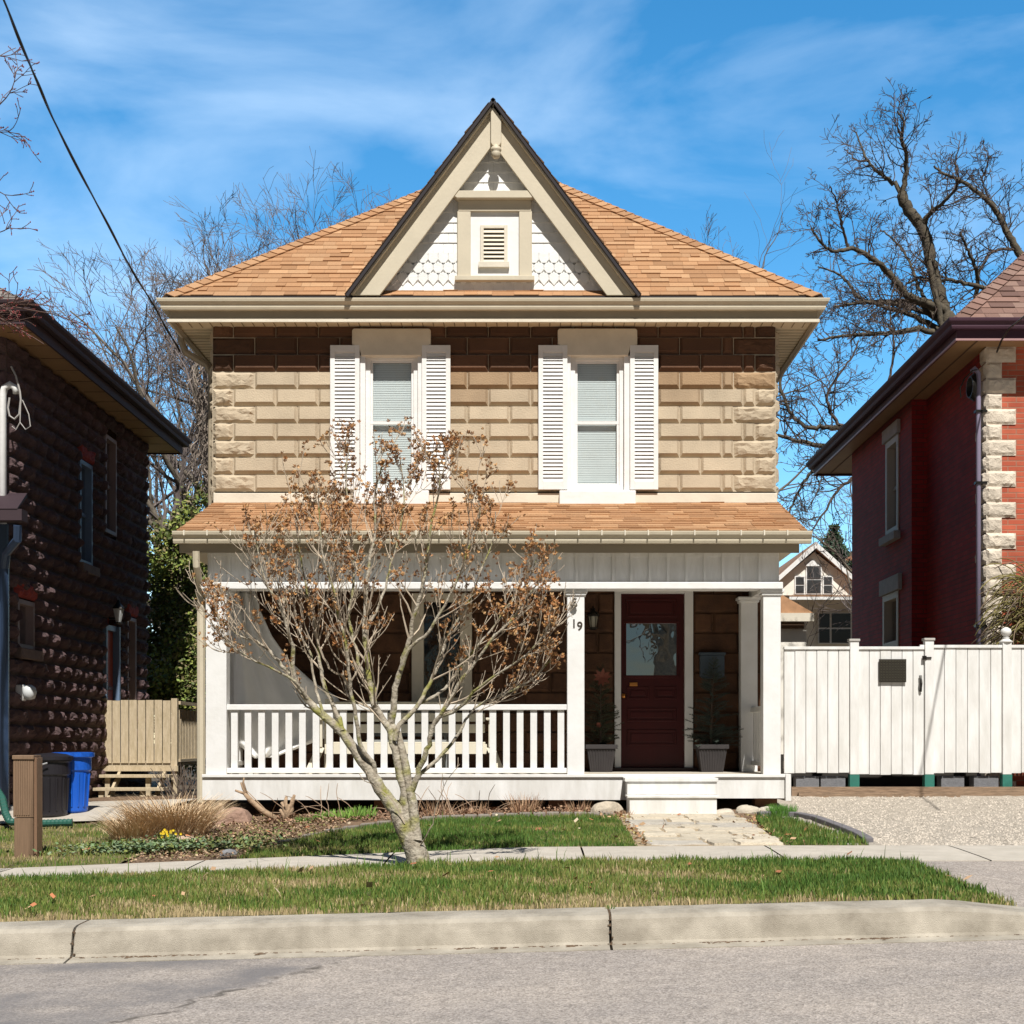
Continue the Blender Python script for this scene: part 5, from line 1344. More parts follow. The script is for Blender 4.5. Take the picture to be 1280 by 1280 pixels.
L([(489, 908), (492, 885), (495, 860), (501, 838), (506, 815), (512, 800), (516, 775), (524, 750), (530, 720), (535, 690), (540, 650), (550, 610), (548, 575)], .036, .007, .06, -.15)
L([(494, 925), (500, 905), (512, 895), (524, 880), (532, 862), (542, 845), (551, 820), (560, 795), (575, 770), (590, 745), (600, 715), (615, 680), (620, 640)], .026, .006, 0, .25)
L([(514, 990), (522, 968), (530, 950), (536, 930), (540, 910), (550, 895), (560, 880), (572, 858), (585, 840), (600, 820), (618, 795), (640, 775), (660, 745), (680, 720)], .032, .006, 0, -.3)
L([(520, 972), (540, 955), (560, 935), (575, 915), (582, 900), (600, 880), (625, 870), (650, 858), (670, 845), (690, 822)], .021, .005, 0, .2)
L([(550, 895), (566, 890), (580, 880), (592, 865), (610, 850), (632, 836), (655, 820), (675, 800), (690, 775)], .018, .005, -.1, -.5)
L([(524, 880), (540, 872), (556, 860), (574, 838), (590, 815), (612, 790), (632, 760), (655, 735), (670, 700)], .018, .005, .1, .5)
L([(501, 838), (512, 812), (530, 795), (545, 775), (562, 745), (575, 715), (588, 680), (600, 640), (592, 600)], .020, .006, 0, -.35)
L([(478, 898), (470, 880), (468, 862), (450, 835), (446, 815), (440, 795), (436, 765), (442, 730), (440, 690), (438, 650), (432, 600), (436, 560)], .022, .006, .1, .4)
L([(405, 898), (398, 870), (392, 850), (388, 820), (375, 792), (366, 770), (352, 742), (342, 715), (330, 680)], .016, .005, .05, .45)
L([(457, 790), (470, 765), (482, 735), (490, 700), (500, 660), (505, 615), (500, 570)], .016, .005, .05, .3)
L([(438, 860), (428, 845), (412, 835), (402, 815), (395, 790), (400, 765), (410, 740), (415, 700), (420, 650)], .014, .005, 0, .3)
L([(520, 1062), (530, 1050), (540, 1030), (548, 1000), (560, 975), (575, 955)], .009, .003, -.05, -.2)
L([(506, 1030), (490, 1000), (470, 985), (455, 975)], .008, .003, -.05, -.2)
rn = T.r; tips = []
def shoots(path_, n, tmin, Lr, lvl):
    N = len(path_)
    for k in range(n):
        t = tmin+(1-tmin)*rn.random()**.75; i = min(N-1, int(t*(N-1))); p, d, r = path_[i]
        o = Vector((rn.gauss(0, 1), rn.gauss(0, 1), rn.gauss(0, .6))); o = (o-d*o.dot(d)).normalized()
        L_ = rn.uniform(*Lr)*(1.15-.55*t); nd = (d*.75+o*.62).normalized()
        branch(p, nd, L_, min(r*.62, .011), lvl)
def branch(p, d, L_, r, lvl):
    n = 6; pts = [p]; dd = Vector(d)
    for i in range(n):
        dd = (dd+Vector((rn.gauss(0, .10), rn.gauss(0, .10), rn.gauss(0, .10)))+Vector((0, 0, .14))).normalized(); pts.append(pts[-1]+dd*(L_/n))
        if rn.random() < .25:   # small spur
            o = Vector((rn.gauss(0, 1), rn.gauss(0, 1), rn.gauss(0, 1))).normalized(); T.twig.tube([pts[-1], pts[-1]+(o+dd*.5)*.02], [.0025, .0012], 3, cap=False)
    rad = [max(r*.85*(1-.7*i/n), .0024) for i in range(n+1)]
    T.twig.tube(pts, rad, 5 if r > .007 else 4, cap=False)
    tips.append((pts[-1], dd))
    if lvl > 0:
        for b in range(rn.choice((2, 3, 3))):
            t = rn.uniform(.3, .95); i = int(t*n); o = Vector((rn.gauss(0, 1), rn.gauss(0, 1), rn.gauss(0, .7))); o = (o-dd*o.dot(dd)).normalized()
            branch(pts[i], ((pts[i+1]-pts[i]).normalized()*.8+o*.55).normalized(), L_*rn.uniform(.45, .75), rad[i]*.65, lvl-1)
for i, q in enumerate(limbs):
    if i == 0: shoots(q, 3, .6, (.3, .6), 1); continue
    if i == 7: continue
    if i >= len(limbs)-2: shoots(q, 2, .6, (.1, .2), 0); continue
    ln = sum((q[j+1][0]-q[j][0]).length for j in range(len(q)-1))
    shoots(q, int(7+ln*7.5), .32, (.22, .60), 1)
    tips.append((q[-1][0], q[-1][1]))
E = finish(T, 'small_tree', 'small multi-stemmed bare tree with rusty dry seed clusters beside the sidewalk', M_tbark, mat('pale_twigs', (.44, .36, .27), .9, .25, 15), (X(524, TY), TY, .22))
pods = MB()
PC = [(.42, .22, .08), (.34, .15, .05), (.52, .31, .14), (.27, .12, .045)]
for (p, d) in tips:
    out_ = p.z > 2.75 or p.x > -.35
    if rn.random() < (.12 if out_ else .55): continue
    if p.z < 1.75 and rn.random() < .6 or VX+F*p.x/p.y > 702: continue
    for c in range(rn.choice((4, 5, 6, 9))):
        c0 = p+Vector((rn.gauss(0, .02), rn.gauss(0, .02), rn.gauss(0, .022)))-d*rn.uniform(0, .06)
        dd = (d+Vector((rn.gauss(0, .6), rn.gauss(0, .6), rn.gauss(0, .5)))).normalized(); a = dd.orthogonal().normalized(); b = dd.cross(a); s = rn.uniform(.011, .018); col = rn.choice(PC)
        for j in range(5):
            t = 6.283*j/5; f = rn.uniform(.7, 1.25); pods.col = tuple(q*f for q in col)
            e_ = a*math.cos(t)+b*math.sin(t); w_ = (a*math.cos(t+1.57)+b*math.sin(t+1.57))*s*.42
            pods.quad(c0, c0+dd*s*.7+e_*s*.7+w_, c0+dd*s*rn.uniform(.9, 1.5)+e_*s*1.15, c0+dd*s*.7+e_*s*.7-w_)
pods.build('seed_pods', mat('dry_pods', (1, 1, 1), .8, attr=True), E, colors=True, kind='stuff')

# --- big tree on the right behind the brick house
T = Tree(77); T.lim = .05; BYY = 33
def rp(zx, zy, o=0): return P(960+zx/4, 100+zy/4, BYY+o)
def rq(zx, zy, o=0): return P(960+zx*.3907, 320+zy*.3907, BYY+o)
cfg = dict(seg=.2, wob=.24, up=.03, nb=[0, 4, 4, 4], ang=R(48), ls=.55, rs=.5, rmin=.006)
def RL(pts, r0, r1, n=9, o0=0, o1=0, Lr=(.8, 1.7), lvl=2, t0=.2, f=rp):
    n = n*.62; r0 *= .54; r1 *= .8
    m = len(pts); q = [f(a, b, lerp(o0, o1, i/(m-1))) for i, (a, b) in enumerate(pts)]
    pa = T.path(q, r0, r1, 10, .012); N = len(pa)
    for k in range(int(n*2.0)):
        t = T.r.uniform(t0, 1); i = int(t*(N-1)); p, d, r = pa[i]
        o = Vector((T.r.gauss(0, 1), T.r.gauss(0, .7), T.r.gauss(0, 1))); o = (o-d*o.dot(d)).normalized()
        T.grow(p, d*.6+o*.8, T.r.uniform(*Lr)*.85*(1.15-.55*t), min(r*.5, .016), lvl, cfg)
TRX = 1215
q0 = [P(TRX+5, 960, BYY), P(TRX, 800, BYY), P(1210, 640, BYY), P(1200, 500, BYY), P(1190, 420, BYY), rp(880, 1180)]
T.path(q0, .42, .20, 12, .02)
RL([(900, 1230), (880, 1150), (860, 1080), (820, 930), (795, 800), (770, 740), (730, 680), (700, 640), (672, 575)], .27, .15, 12, t0=.1)
RL([(672, 575), (690, 480), (692, 400), (688, 350), (665, 290), (680, 220), (650, 150)], .13, .025, 16, 0, -.5)
RL([(670, 570), (620, 510), (560, 470), (500, 410), (470, 340), (440, 260)], .11, .02, 14, 0, .8)
RL([(500, 410), (450, 400), (410, 370), (380, 345)], .05, .015, 6, .4, .8, (.4, .9), 1)
RL([(775, 740), (800, 680), (840, 640), (870, 620), (930, 560), (950, 500)], .13, .03, 12, 0, -1)
RL([(920, 1220), (870, 1150), (820, 1130), (760, 1105), (700, 1075), (640, 1010), (580, 940), (500, 880), (430, 845), (370, 850), (320, 855), (260, 810), (215, 740)], .24, .025, 22, 0, -1.5)
RL([(405, 845), (380, 770), (360, 690), (340, 600), (310, 530)], .07, .018, 14, -1, -1.5, (.5, 1.1))
RL([(870, 1190), (760, 1120), (620, 1110), (470, 1100), (400, 1010), (330, 960), (250, 935)], .16, .02, 18, 0, 1.5)
RL([(890, 1270), (800, 1215), (700, 1170), (600, 1140), (500, 1110), (420, 1120), (330, 1130)], .14, .025, 14, 0, .5)
RL([(1300, 930), (1260, 870), (1200, 770), (1140, 650), (1060, 570), (960, 500), (880, 470), (830, 430)], .20, .03, 20, 1, 1)
RL([(1130, 640), (1090, 560), (1070, 500), (1090, 440), (1110, 380)], .06, .015, 12, 1, 1, (.5, 1.1))
RL([(960, 500), (940, 420), (950, 350), (960, 300)], .05, .012, 9, 1, 1.4, (.4, .9), 1)
RL([(1180, 1050), (1120, 1040), (1000, 1020), (920, 1000), (850, 1000), (760, 990), (690, 1020)], .12, .03, 12, .5, .5)
RL([(1010, 1180), (1030, 1120), (1050, 1000), (1020, 900), (990, 830), (960, 760)], .12, .03, 14, 1, 0)
RL([(1260, 850), (1140, 850), (1080, 910), (1040, 1000)], .07, .04, 10, 1, 1)
RL([(850, 1190), (780, 1090), (740, 990), (690, 880), (620, 790), (560, 750)], .10, .02, 14, .5, 2)
RL([(620, 790), (640, 730), (700, 695)], .03, .012, 6, 1.5, 2, (.4, .8), 1)
RL([(640, 260), (560, 250), (480, 235), (400, 245), (330, 250), (250, 255), (160, 270)], .17, .03, 20, 0, -.5, f=rq)
RL([(560, 205), (500, 180), (430, 160), (370, 150), (300, 150), (230, 160)], .14, .03, 14, 0, .5, f=rq)
RL([(560, 240), (535, 120), (510, 0)], .12, .08, 8, -.3, -.3, f=rq)
q0 = [P(1225, 930, 30), P(1170, 780, 30), P(1110, 600, 30), P(1085, 560, 30)]; T.path(q0, .3, .14, 10)
RL([(320, 560), (240, 550), (180, 548), (120, 545), (60, 480), (40, 400), (70, 340)], .12, .03, 16, -3, -3, f=rq)
RL([(280, 630), (190, 610), (100, 595), (30, 575), (-30, 590)], .13, .03, 14, -3, -3, f=rq)
RL([(240, 550), (200, 500), (190, 440), (230, 380), (270, 320), (290, 270)], .08, .02, 16, -3, -3, f=rq)
RL([(300, 600), (200, 660), (140, 690), (90, 770), (60, 840)], .10, .02, 14, -3, -3, f=rq)
RL([(300, 700), (230, 740), (180, 820), (140, 880)], .08, .02, 12, -3, -3, f=rq)
RL([(380, 420), (400, 330), (400, 240), (390, 160), (410, 80)], .06, .02, 16, -2, -2, (.6, 1.2), f=rq)
finish(T, 'large_bare_tree', 'huge bare crooked-limbed tree rising behind the red brick house', M_dbark, M_dtwig, (X(TRX, BYY), BYY, .5))

# --- background bare trees
def bare_tree(X0, Y0, H, seed, label, spread=.45, cfg2=None, levels=4, trunk=.22, n0=7, name='bare_tree', m1=None, m2=None, lean=0, low=.25, group='bare trees behind the houses'):
    T = Tree(seed); T.lim = .045; c = dict(seg=.4, wob=.16, up=.03, nb=[0, 5, 5, 5, 5], ang=R(38), ls=.60, rs=.55, rmin=.0065)
    if cfg2: c.update(cfg2)
    z = .4; pts = [Vector((X0, Y0, z))]
    for i in range(8): pts.append(pts[-1]+Vector((T.r.gauss(lean, .10), T.r.gauss(0, .10), H*.62/8)))
    T.path(pts, trunk, trunk*.35, 8)
    for k in range(n0):
        t = lerp(low, 1, (k+.5)/n0); i = min(7, int(t*8)); p = pts[i].lerp(pts[i+1], t*8-i) if t < 1 else pts[-1]
        a = k*2.4+T.r.uniform(-.5, .5); d = Vector((math.cos(a)*spread, math.sin(a)*spread*.8, 1-.4*(1-t))).normalized()
        T.grow(p, d, H*T.r.uniform(.34, .46)*(1.1-.3*t), trunk*.42*(1.2-.6*t), levels-1, c)
    return finish(T, name, label, m1 or M_bark, m2 or M_twig, (X0, Y0, z), group)
M_dusk = mat('grey_twigs', (.16, .13, .12), .95, .2, 10)
bare_tree(X(258, 33), 33, 12.6, 5, 'bare grey tree whose trunk shows beside the left corner of the tan house', .95, dict(ls=.62, nb=[0, 7, 6, 5, 5], wob=.14), 4, .24, 20, low=.18, m2=M_dusk)
bare_tree(X(205, 36), 36, 11.0, 6, 'low spreading bare tree between the stone house and the tan house', .8, dict(nb=[0, 6, 6, 5, 4]), 4, .16, 9, low=.2, m2=M_dusk)
bare_tree(X(300, 46), 46, 18.4, 8, 'tall bare tree whose crown shows above the left slope of the tan roof', .8, None, 4, .20, 30, low=.6, m2=M_dusk)
bare_tree(X(375, 50), 50, 20.0, 9, 'tallest bare tree above the middle of the left roof slope', .75, None, 4, .20, 30, low=.6, m2=M_dusk)
bare_tree(X(430, 52), 52, 21.2, 10, 'bare tree top nearest the pointed gable', .6, None, 4, .2, 24, low=.6, m2=M_dusk)
bare_tree(X(235, 48), 48, 17.4, 12, 'bare tree crown just left of the tan roof corner', .85, None, 4, .2, 28, low=.5, m2=M_dusk)
bare_tree(X(885, 55), 55, 21.6, 14, 'faint bare tree top above the right slope of the tan roof', .4, dict(rmin=.006), 4, .2, 7, low=.4, m2=M_dusk)
bare_tree(X(835, 60), 60, 25.0, 15, 'second faint bare tree top beside the gable on the right roof slope', .35, dict(rmin=.006), 3, .2, 6, low=.5, m2=M_dusk)
bare_tree(X(1120, 48), 48, 12.0, 16, 'bare tree behind the far end of the brick house', .5, None, 4, .2, 7, low=.3, m2=M_dusk)
bare_tree(X(1000, 40), 40, 6.2, 17, 'thin leafless tree in front of the white distant house', .6, dict(rmin=.008, nb=[0, 3, 3, 3]), 3, .05, 6, low=.3, m1=M_dtwig, m2=M_dtwig)
# across the street (seen only as reflections and shadows)
bare_tree(4.05, -10, 16, 20, 'thick-trunked bare tree across the street', .6, dict(rmin=.02), 3, .46, 12, low=.2, m1=M_dbark, m2=M_dtwig, group='trees across the street')
bare_tree(-4.6, -11, 15, 23, 'bare tree across the street opposite the upstairs windows', .6, dict(rmin=.02), 3, .4, 10, low=.2, m1=M_dbark, m2=M_dtwig, group='trees across the street')
bare_tree(-2.1, .9, 7.3, 22, 'bare street tree standing beside the photographer', .35, dict(rmin=.012), 3, .13, 7, low=.55, m1=M_dbark, m2=M_dtwig, group='trees across the street')
# --- branches reaching in from the left edge
T = Tree(91); T.lim = .012; NY = 13.5
cf = dict(seg=.06, wob=.16, up=.02, nb=[0, 3, 3], ang=R(38), ls=.55, rs=.6, rmin=.0035)
def np_(px, py, o=0): return P(px, py, NY+o)
base = [Vector((X(-60, NY), NY, .2)), np_(-70, 900), np_(-90, 600), np_(-80, 420), np_(-100, 250), np_(-90, 60), np_(-100, -60)]
T.path(base, .10, .035, 8)
for pts, r0, n in (([(-85, 440), (-40, 390), (0, 382), (40, 388), (75, 395), (110, 412)], .012, 12), ([(-85, 440), (-30, 395), (0, 398), (30, 415), (55, 430)], .010, 10), ([(-85, 430), (-40, 395), (0, 385), (25, 378), (60, 372)], .009, 8),
                    ([(-95, 200), (-40, 160), (0, 130), (15, 110), (20, 90)], .010, 8), ([(-95, 220), (-40, 180), (0, 165), (25, 168)], .008, 8), ([(-95, 250), (-40, 235), (0, 240), (10, 250)], .008, 6),
                    ([(-95, 330), (-50, 310), (0, 290), (12, 285)], .007, 5), ([(-95, 200), (-60, 110), (0, 70), (20, 60)], .008, 6)):
    pa = T.path([np_(a, b) for a, b in pts], r0, .004, 5)
    for k in range(n):
        i = T.r.randrange(len(pa)//3, len(pa)); p, d, r = pa[i]; o = Vector((T.r.gauss(0, 1), T.r.gauss(0, 1), T.r.gauss(0, 1))); o = (o-d*o.dot(d)).normalized()
        T.grow(p, d*.7+o*.6, T.r.uniform(.15, .35), .005, 1, cf)
E = finish(T, 'budding_tree', 'tree at the left edge reaching thin reddish budding twigs across the stone house eave', M_bark, mat('red_twigs', (.13, .075, .06), .8, .2, 20), (X(-60, NY), NY, .2))
bd = MB()
for (p, d) in T.tips:
    for k in range(2):
        c0 = p-d*.02*k; s = T.r.uniform(.004, .008); bd.lathe(c0, [(.001, -s), (s, 0), (.001, s*1.6)], 5)
bd.build('buds', mat('red_buds', (.22, .04, .04), .6), E, kind='stuff')

# --- green cedar hedge left, pine far right
def leafy(name, label, cat, blobs, n, size, cols, seed, trunkp=None, loc=None, flat=1.0, kindm='leaf'):
    rn = random.Random(seed); E = empty(name, loc, label, cat); mb = MB()
    tot = sum(b[3]*b[4] for b in blobs)
    for (cx_, cy_, cz_, rx_, rz_) in blobs:
        m = int(n*rx_*rz_/tot)
        # clumps inside the blob
        cl = []
        for k in range(max(6, int(30*rx_*rz_))):
            a, b, c = rn.gauss(0, .5), rn.gauss(0, .5), rn.gauss(0, .5); cl.append((cx_+a*rx_, cy_+b*rx_, cz_+c*rz_, rn.uniform(.12, .3)*rx_**.5, rn.uniform(.6, 1.3)))
        for k in range(m):
            q = rn.choice(cl); p = Vector((q[0]+rn.gauss(0, q[3]), q[1]+rn.gauss(0, q[3]), q[2]+rn.gauss(0, q[3])*flat)); col = rn.choice(cols); f = q[4]*rn.uniform(.7, 1.25)
            mb.col = tuple(c*f for c in col); d = Vector((rn.gauss(0, 1), rn.gauss(0, 1), rn.gauss(0, .8)+.3)).normalized(); s = size*rn.uniform(.6, 1.3); w_ = d.orthogonal().normalized()*s*.32
            mb.quad(p, p+d*s*.5+w_, p+d*s, p+d*s*.5-w_)
    mb.build('crown', mat('leaves', (1, 1, 1), .7, attr=True), E, colors=True)
    if trunkp: 
        tm_ = MB()
        for tp_ in trunkp: tm_.tube(tp_[0], tp_[1], 7)
        tm_.build('trunk', M_bark, E, smooth=True)
    return E
cy = 27
GC = [(.13, .18, .03), (.19, .23, .045), (.09, .12, .025), (.26, .29, .06), (.20, .16, .07)]
bl = [(X(px, cy), cy+o, Z(py, cy), rr_, rz_) for (px, py, rr_, rz_, o) in ((215, 860, .75, .9, 0), (208, 790, .8, .8, .3), (225, 730, .7, .8, .1), (238, 690, .5, .6, .2), (195, 720, .35, .5, .5), (235, 820, .7, .9, .4), (245, 900, .8, .7, 0), (232, 650, .28, .4, .1), (190, 840, .5, .7, .3))]
leafy('cedar', 'green feathery cedar filling the gap between the stone house and the tan house', 'tree', bl, 42000, .085, GC, 61, [([(X(220, cy), cy, .3), (X(225, cy), cy, 4.4)], [.12, .04])], (X(220, cy), cy, .3))
py_ = 75; bl = []
for i in range(9):
    t = i/8; bl.append((X(1043+(4 if i % 2 else -4)*(t), py_), py_, Z(lerp(662, 712, t), py_), lerp(.12, .9, t), .22))
leafy('pine', 'dark green pine poking up behind the distant white house', 'tree', bl, 7000, .22, [(.03, .07, .035), (.05, .09, .04), (.02, .045, .025)], 62, [([(X(1043, py_), py_, .5), (X(1043, py_), py_, Z(658, py_))], [.2, .03])], (X(1043, py_), py_, .5), .6)
# vine draped on the trunk beside the tan house
rn = random.Random(65); vn = MB()
for k in range(170):
    y0 = 31; px = 258+rn.gauss(0, 7); py = rn.uniform(440, 600); pts = [P(px, py, y0)]
    for j in range(6): pts.append(pts[-1]+Vector((rn.gauss(0, .07), rn.gauss(0, .07), -rn.uniform(.05, .2))))
    vn.tube(pts, [.016, .014, .012, .010, .008, .006, .004], 3, cap=False)
vn.build('dry_vine', mat('pale_vine', (.27, .22, .18), .9, .3, 5), label='dry tangled vine hanging on the tree trunk beside the tan house', cat='vine')
# weeping shrub right, behind the fence
rn = random.Random(66); vs = MB(); sy = 17.9
for k in range(330):
    px = rn.uniform(1276, 1345); py = rn.uniform(722, 805); p = P(px, py, sy+rn.uniform(-.4, .35)); d = Vector((rn.uniform(-1, .3), rn.gauss(0, .3), rn.uniform(.1, 1))).normalized(); pts = [p]
    for j in range(9):
        d = (d+Vector((rn.gauss(-.02, .14), rn.gauss(0, .1), -.20))).normalized(); pts.append(pts[-1]+d*.075)
    f = rn.uniform(.6, 1.2); vs.col = (.19*f, .16*f, .045*f) if rn.random() < .7 else (.16*f, .11*f, .07*f)
    vs.tube(pts, [.007]+[.006]*8+[.003], 4, cap=False)
vs.col = (.2, .14, .09)
for k in range(6): vs.tube([(X(1300, sy), sy, .5), (X(1290+k*6, sy), sy, 1.6), (X(1275+k*9, sy), sy, 2.9)], [.03, .02, .01], 5)
vs.build('weeping_shrub', mat('willow_twigs', (1, 1, 1), .8, attr=True), colors=True, label='weeping shrub of yellow-green arching twigs behind the right end of the fence', cat='shrub')

# --- overhead cable
cbm = MB(); pts = [P(225, 440, 17.3), P(200, 396, 16.3), P(152, 315, 14.6), P(60, 137, 12.2), P(5, 0, 10.5), Vector((-3.2, 5, 6.9)), Vector((-2.4, -3, 7.3)), Vector((-1.4, -14, 8.2))]
sp = []
for i in range(len(pts)-1):
    for j in range(14): sp.append(pts[i].lerp(pts[i+1], j/14))
sm_ = [sp[0]]+[(sp[i-1]+sp[i]*2+sp[i+1])/4 for i in range(1, len(sp)-1)]+[sp[-1]]
for q_ in range(3): sm_ = [sm_[0]]+[(sm_[i-1]+sm_[i]*2+sm_[i+1])/4 for i in range(1, len(sm_)-1)]+[sm_[-1]]
cbm.tube(sm_, .0085, 5); cbm.tube([p+Vector((.011*math.sin(i*.45), 0, .011*math.cos(i*.45))) for i, p in enumerate(sm_)], .0065, 5)
cbm.build('overhead_cable', M_iron, label='black twisted service cable slanting across the sky to the corner of the tan house', cat='cable')

# ---------------------------------------------------------------- grass and plants
def blades(name, label, regions, seed, hgt, dens, colf, w=.004, lean=.35):
    rs = np.random.RandomState(seed); V = []; C = []
    for (x0, x1, yf, yb, ok) in regions:
        ya = min(yf(x0), yf(x1), yf((x0+x1)/2)); yb_ = max(yb(x0), yb(x1), yb((x0+x1)/2)); n = int((x1-x0)*(yb_-ya)*dens)
        xs_ = rs.uniform(x0, x1, n); ys_ = rs.uniform(ya, yb_, n)
        for x, y in zip(xs_, ys_):
            if y < yf(x) or y > yb(x) or (ok and not ok(x, y)): continue
            a = rs.uniform(0, 6.283); h, col = colf(x, y, rs)
            if h <= 0: continue
            h *= hgt*rs.uniform(.55, 1.25); ca, sa = math.cos(a), math.sin(a); l = lean*h*rs.uniform(.2, 1.3); b = rs.uniform(0, 6.283); z = gz(x, y)
            ww = w*rs.uniform(.7, 1.3)
            lx_, ly_ = l*math.cos(b), l*math.sin(b)
            V += [(x-ca*ww, y-sa*ww, z), (x+ca*ww, y+sa*ww, z), (x+ca*ww*.7+lx_*.35, y+sa*ww*.7+ly_*.35, z+h*.6), (x-ca*ww*.7+lx_*.35, y-sa*ww*.7+ly_*.35, z+h*.6), (x+lx_, y+ly_, z+h)]
            C.append(col)
    n = len(C); mb = MB(); mb.v = V
    for i in range(n):
        k = i*5; mb.col = tuple(C[i]); mb.face((k, k+1, k+2, k+3)); mb.face((k+3, k+2, k+4))
    mb.build(name, mat('grass_blades', (1, 1, 1), .65, attr=True, spec=.3), colors=True, label=label, cat='grass', kind='stuff')
def lawn_col(gbias):
    def f(x, y, rs):
        g = .5+.5*n1(x*1.4, y*2.2, 1)+gbias(x, y)+rs.normal()*.22
        t = rs.uniform(.75, 1.25)
        if g > .66: c = (.070*t, .140*t, .022*t)
        elif g > .34: c = (.145*t, .190*t, .038*t)
        elif g > .06: c = (.25*t, .235*t, .075*t)
        else: c = (.42*t, .33*t, .18*t)
        cl = .8+.45*n1(x*6, y*7, 5)
        if rs.uniform() < .004: return 2.0, (.12*t, .2*t, .04*t)
        return (1.0 if g > .3 else .75)*cl, c
    return f
k0 = lambda x: 8.485+.02*n1(x*9, 2)+.012*n1(x*31, 5)
blades('verge_grass', 'rough green and straw coloured grass on the verge between kerb and sidewalk', [(-4.4, GX+.02, k0, lambda x: 11.0+.03*n1(x*8, 1), None)], 1, .062, 4200, lawn_col(lambda x, y: -.14+.36*max(0, min(1, (x-.8)/1.6))-.45*(y < 8.58+.05*n1(x*5, 1))))
blades('lawn_grass', 'short green lawn grass in front of the porch flower bed', [(-2.4, .87, lambda x: wb(x), lawn_back, None)], 2, .055, 3200, lawn_col(lambda x, y: .22-.35*max(0, min(1, (-1.5-x)))))
blades('side_lawn_grass', 'yellowish grass around the brown pedestal at the left', [(-6.6, -3.35, lambda x: wb(x), lambda x: interp(x, [-9, -4.2, -3.35], [15.5, 15.5, 12.8]), None)], 3, .05, 1500, lawn_col(lambda x, y: -.12))
blades('patch_grass', 'small patch of grass between the flagstone path and the gravel', [(2.1, 2.80, lambda x: wb(x)+.02, lambda x: interp(x, [2.1, 2.25, 2.6, 2.80], [12.6, 14.9, 14.6, 12.9]), None)], 4, .075, 2600, lawn_col(lambda x, y: .12))
# tufts in kerb joints
def tuft(name, label, px, py, Y, n, h, r, cols, seed, w=.004, cat='plant', out=.5, group=None, zz=None, bend=.0, seg=4, x=None):
    rn = random.Random(seed); x = X(px, Y) if x is None else x; z = gz(x, Y) if zz is None else zz; mb = MB()
    for i in range(n):
        a = rn.uniform(0, 6.283); q = r*math.sqrt(rn.random()); p = Vector((x+q*math.cos(a), Y+q*math.sin(a)*.7, z)); b = a+rn.gauss(0, .5); d = Vector((math.cos(b)*out*rn.uniform(.1, 1), math.sin(b)*out*rn.uniform(.1, 1), 1)).normalized()
        H = h*rn.uniform(.5, 1.1); f = rn.uniform(.7, 1.25); col = rn.choice(cols); mb.col = tuple(c*f for c in col); s = Vector((-math.sin(b), math.cos(b), 0)) if rn.random() < .5 else Vector((1, 0, 0))
        prev = None
        for j in range(seg+1):
            t = j/seg; ww = w*(1-t*.85)*(1 if t > 0 else .8); L_, R_ = p-s*ww, p+s*ww
            if prev: mb.quad(prev[0], prev[1], R_, L_)
            prev = (L_, R_); d = (d+Vector((math.cos(b)*.12*bend, math.sin(b)*.12*bend, -.10*bend))).normalized(); p = p+d*(H/seg)
    return mb.build(name, mat('plant_leaves', (1, 1, 1), .7, attr=True), colors=True, label=label, cat=cat, group=group)
STR = [(.70, .52, .32), (.60, .42, .25), (.75, .60, .40), (.48, .32, .18)]
GRN = [(.09, .17, .025), (.13, .22, .04), (.06, .12, .02)]
tuft('weed_tuft', 'little weeds sprouting in the kerb joint at the middle', 762, 1150, 8.4, 60, .05, .02, GRN+[STR[0]], 71, zz=.17)
tuft('ornamental_grass', 'big clump of dry straw coloured ornamental grass by the porch corner', 215, 1050, 14.1, 1800, .50, .34, STR, 72, .0045, out=.55, bend=1.1, seg=5)
tuft('ornamental_grass', 'smaller dry straw clump left of the big ornamental grass', 170, 1050, 13.9, 800, .36, .22, STR, 73, .0045, out=.6, bend=1.1, seg=5)
tuft('daffodils', 'yellow daffodils in leaf in front of the dry ornamental grass', 210, 1048, 13.3, 60, .13, .07, GRN, 74, .007)
fl = MB(); rn = random.Random(75)
for k in range(16):
    c0 = P(210+rn.gauss(0, 6), 1041+rn.gauss(0, 3), 13.25)
    for j in range(6):
        a = 6.28*j/6; d = Vector((math.cos(a), -.3, math.sin(a)))*.014; s = Vector((-math.sin(a), 0, math.cos(a)))*.005; fl.quad(c0, c0+d*.5+s, c0+d, c0+d*.5-s)
fl.build('daffodil_blooms', mat('yellow_petals', (.80, .55, .02), .6), label='yellow flower heads in front of the dry ornamental grass', cat='flowers')
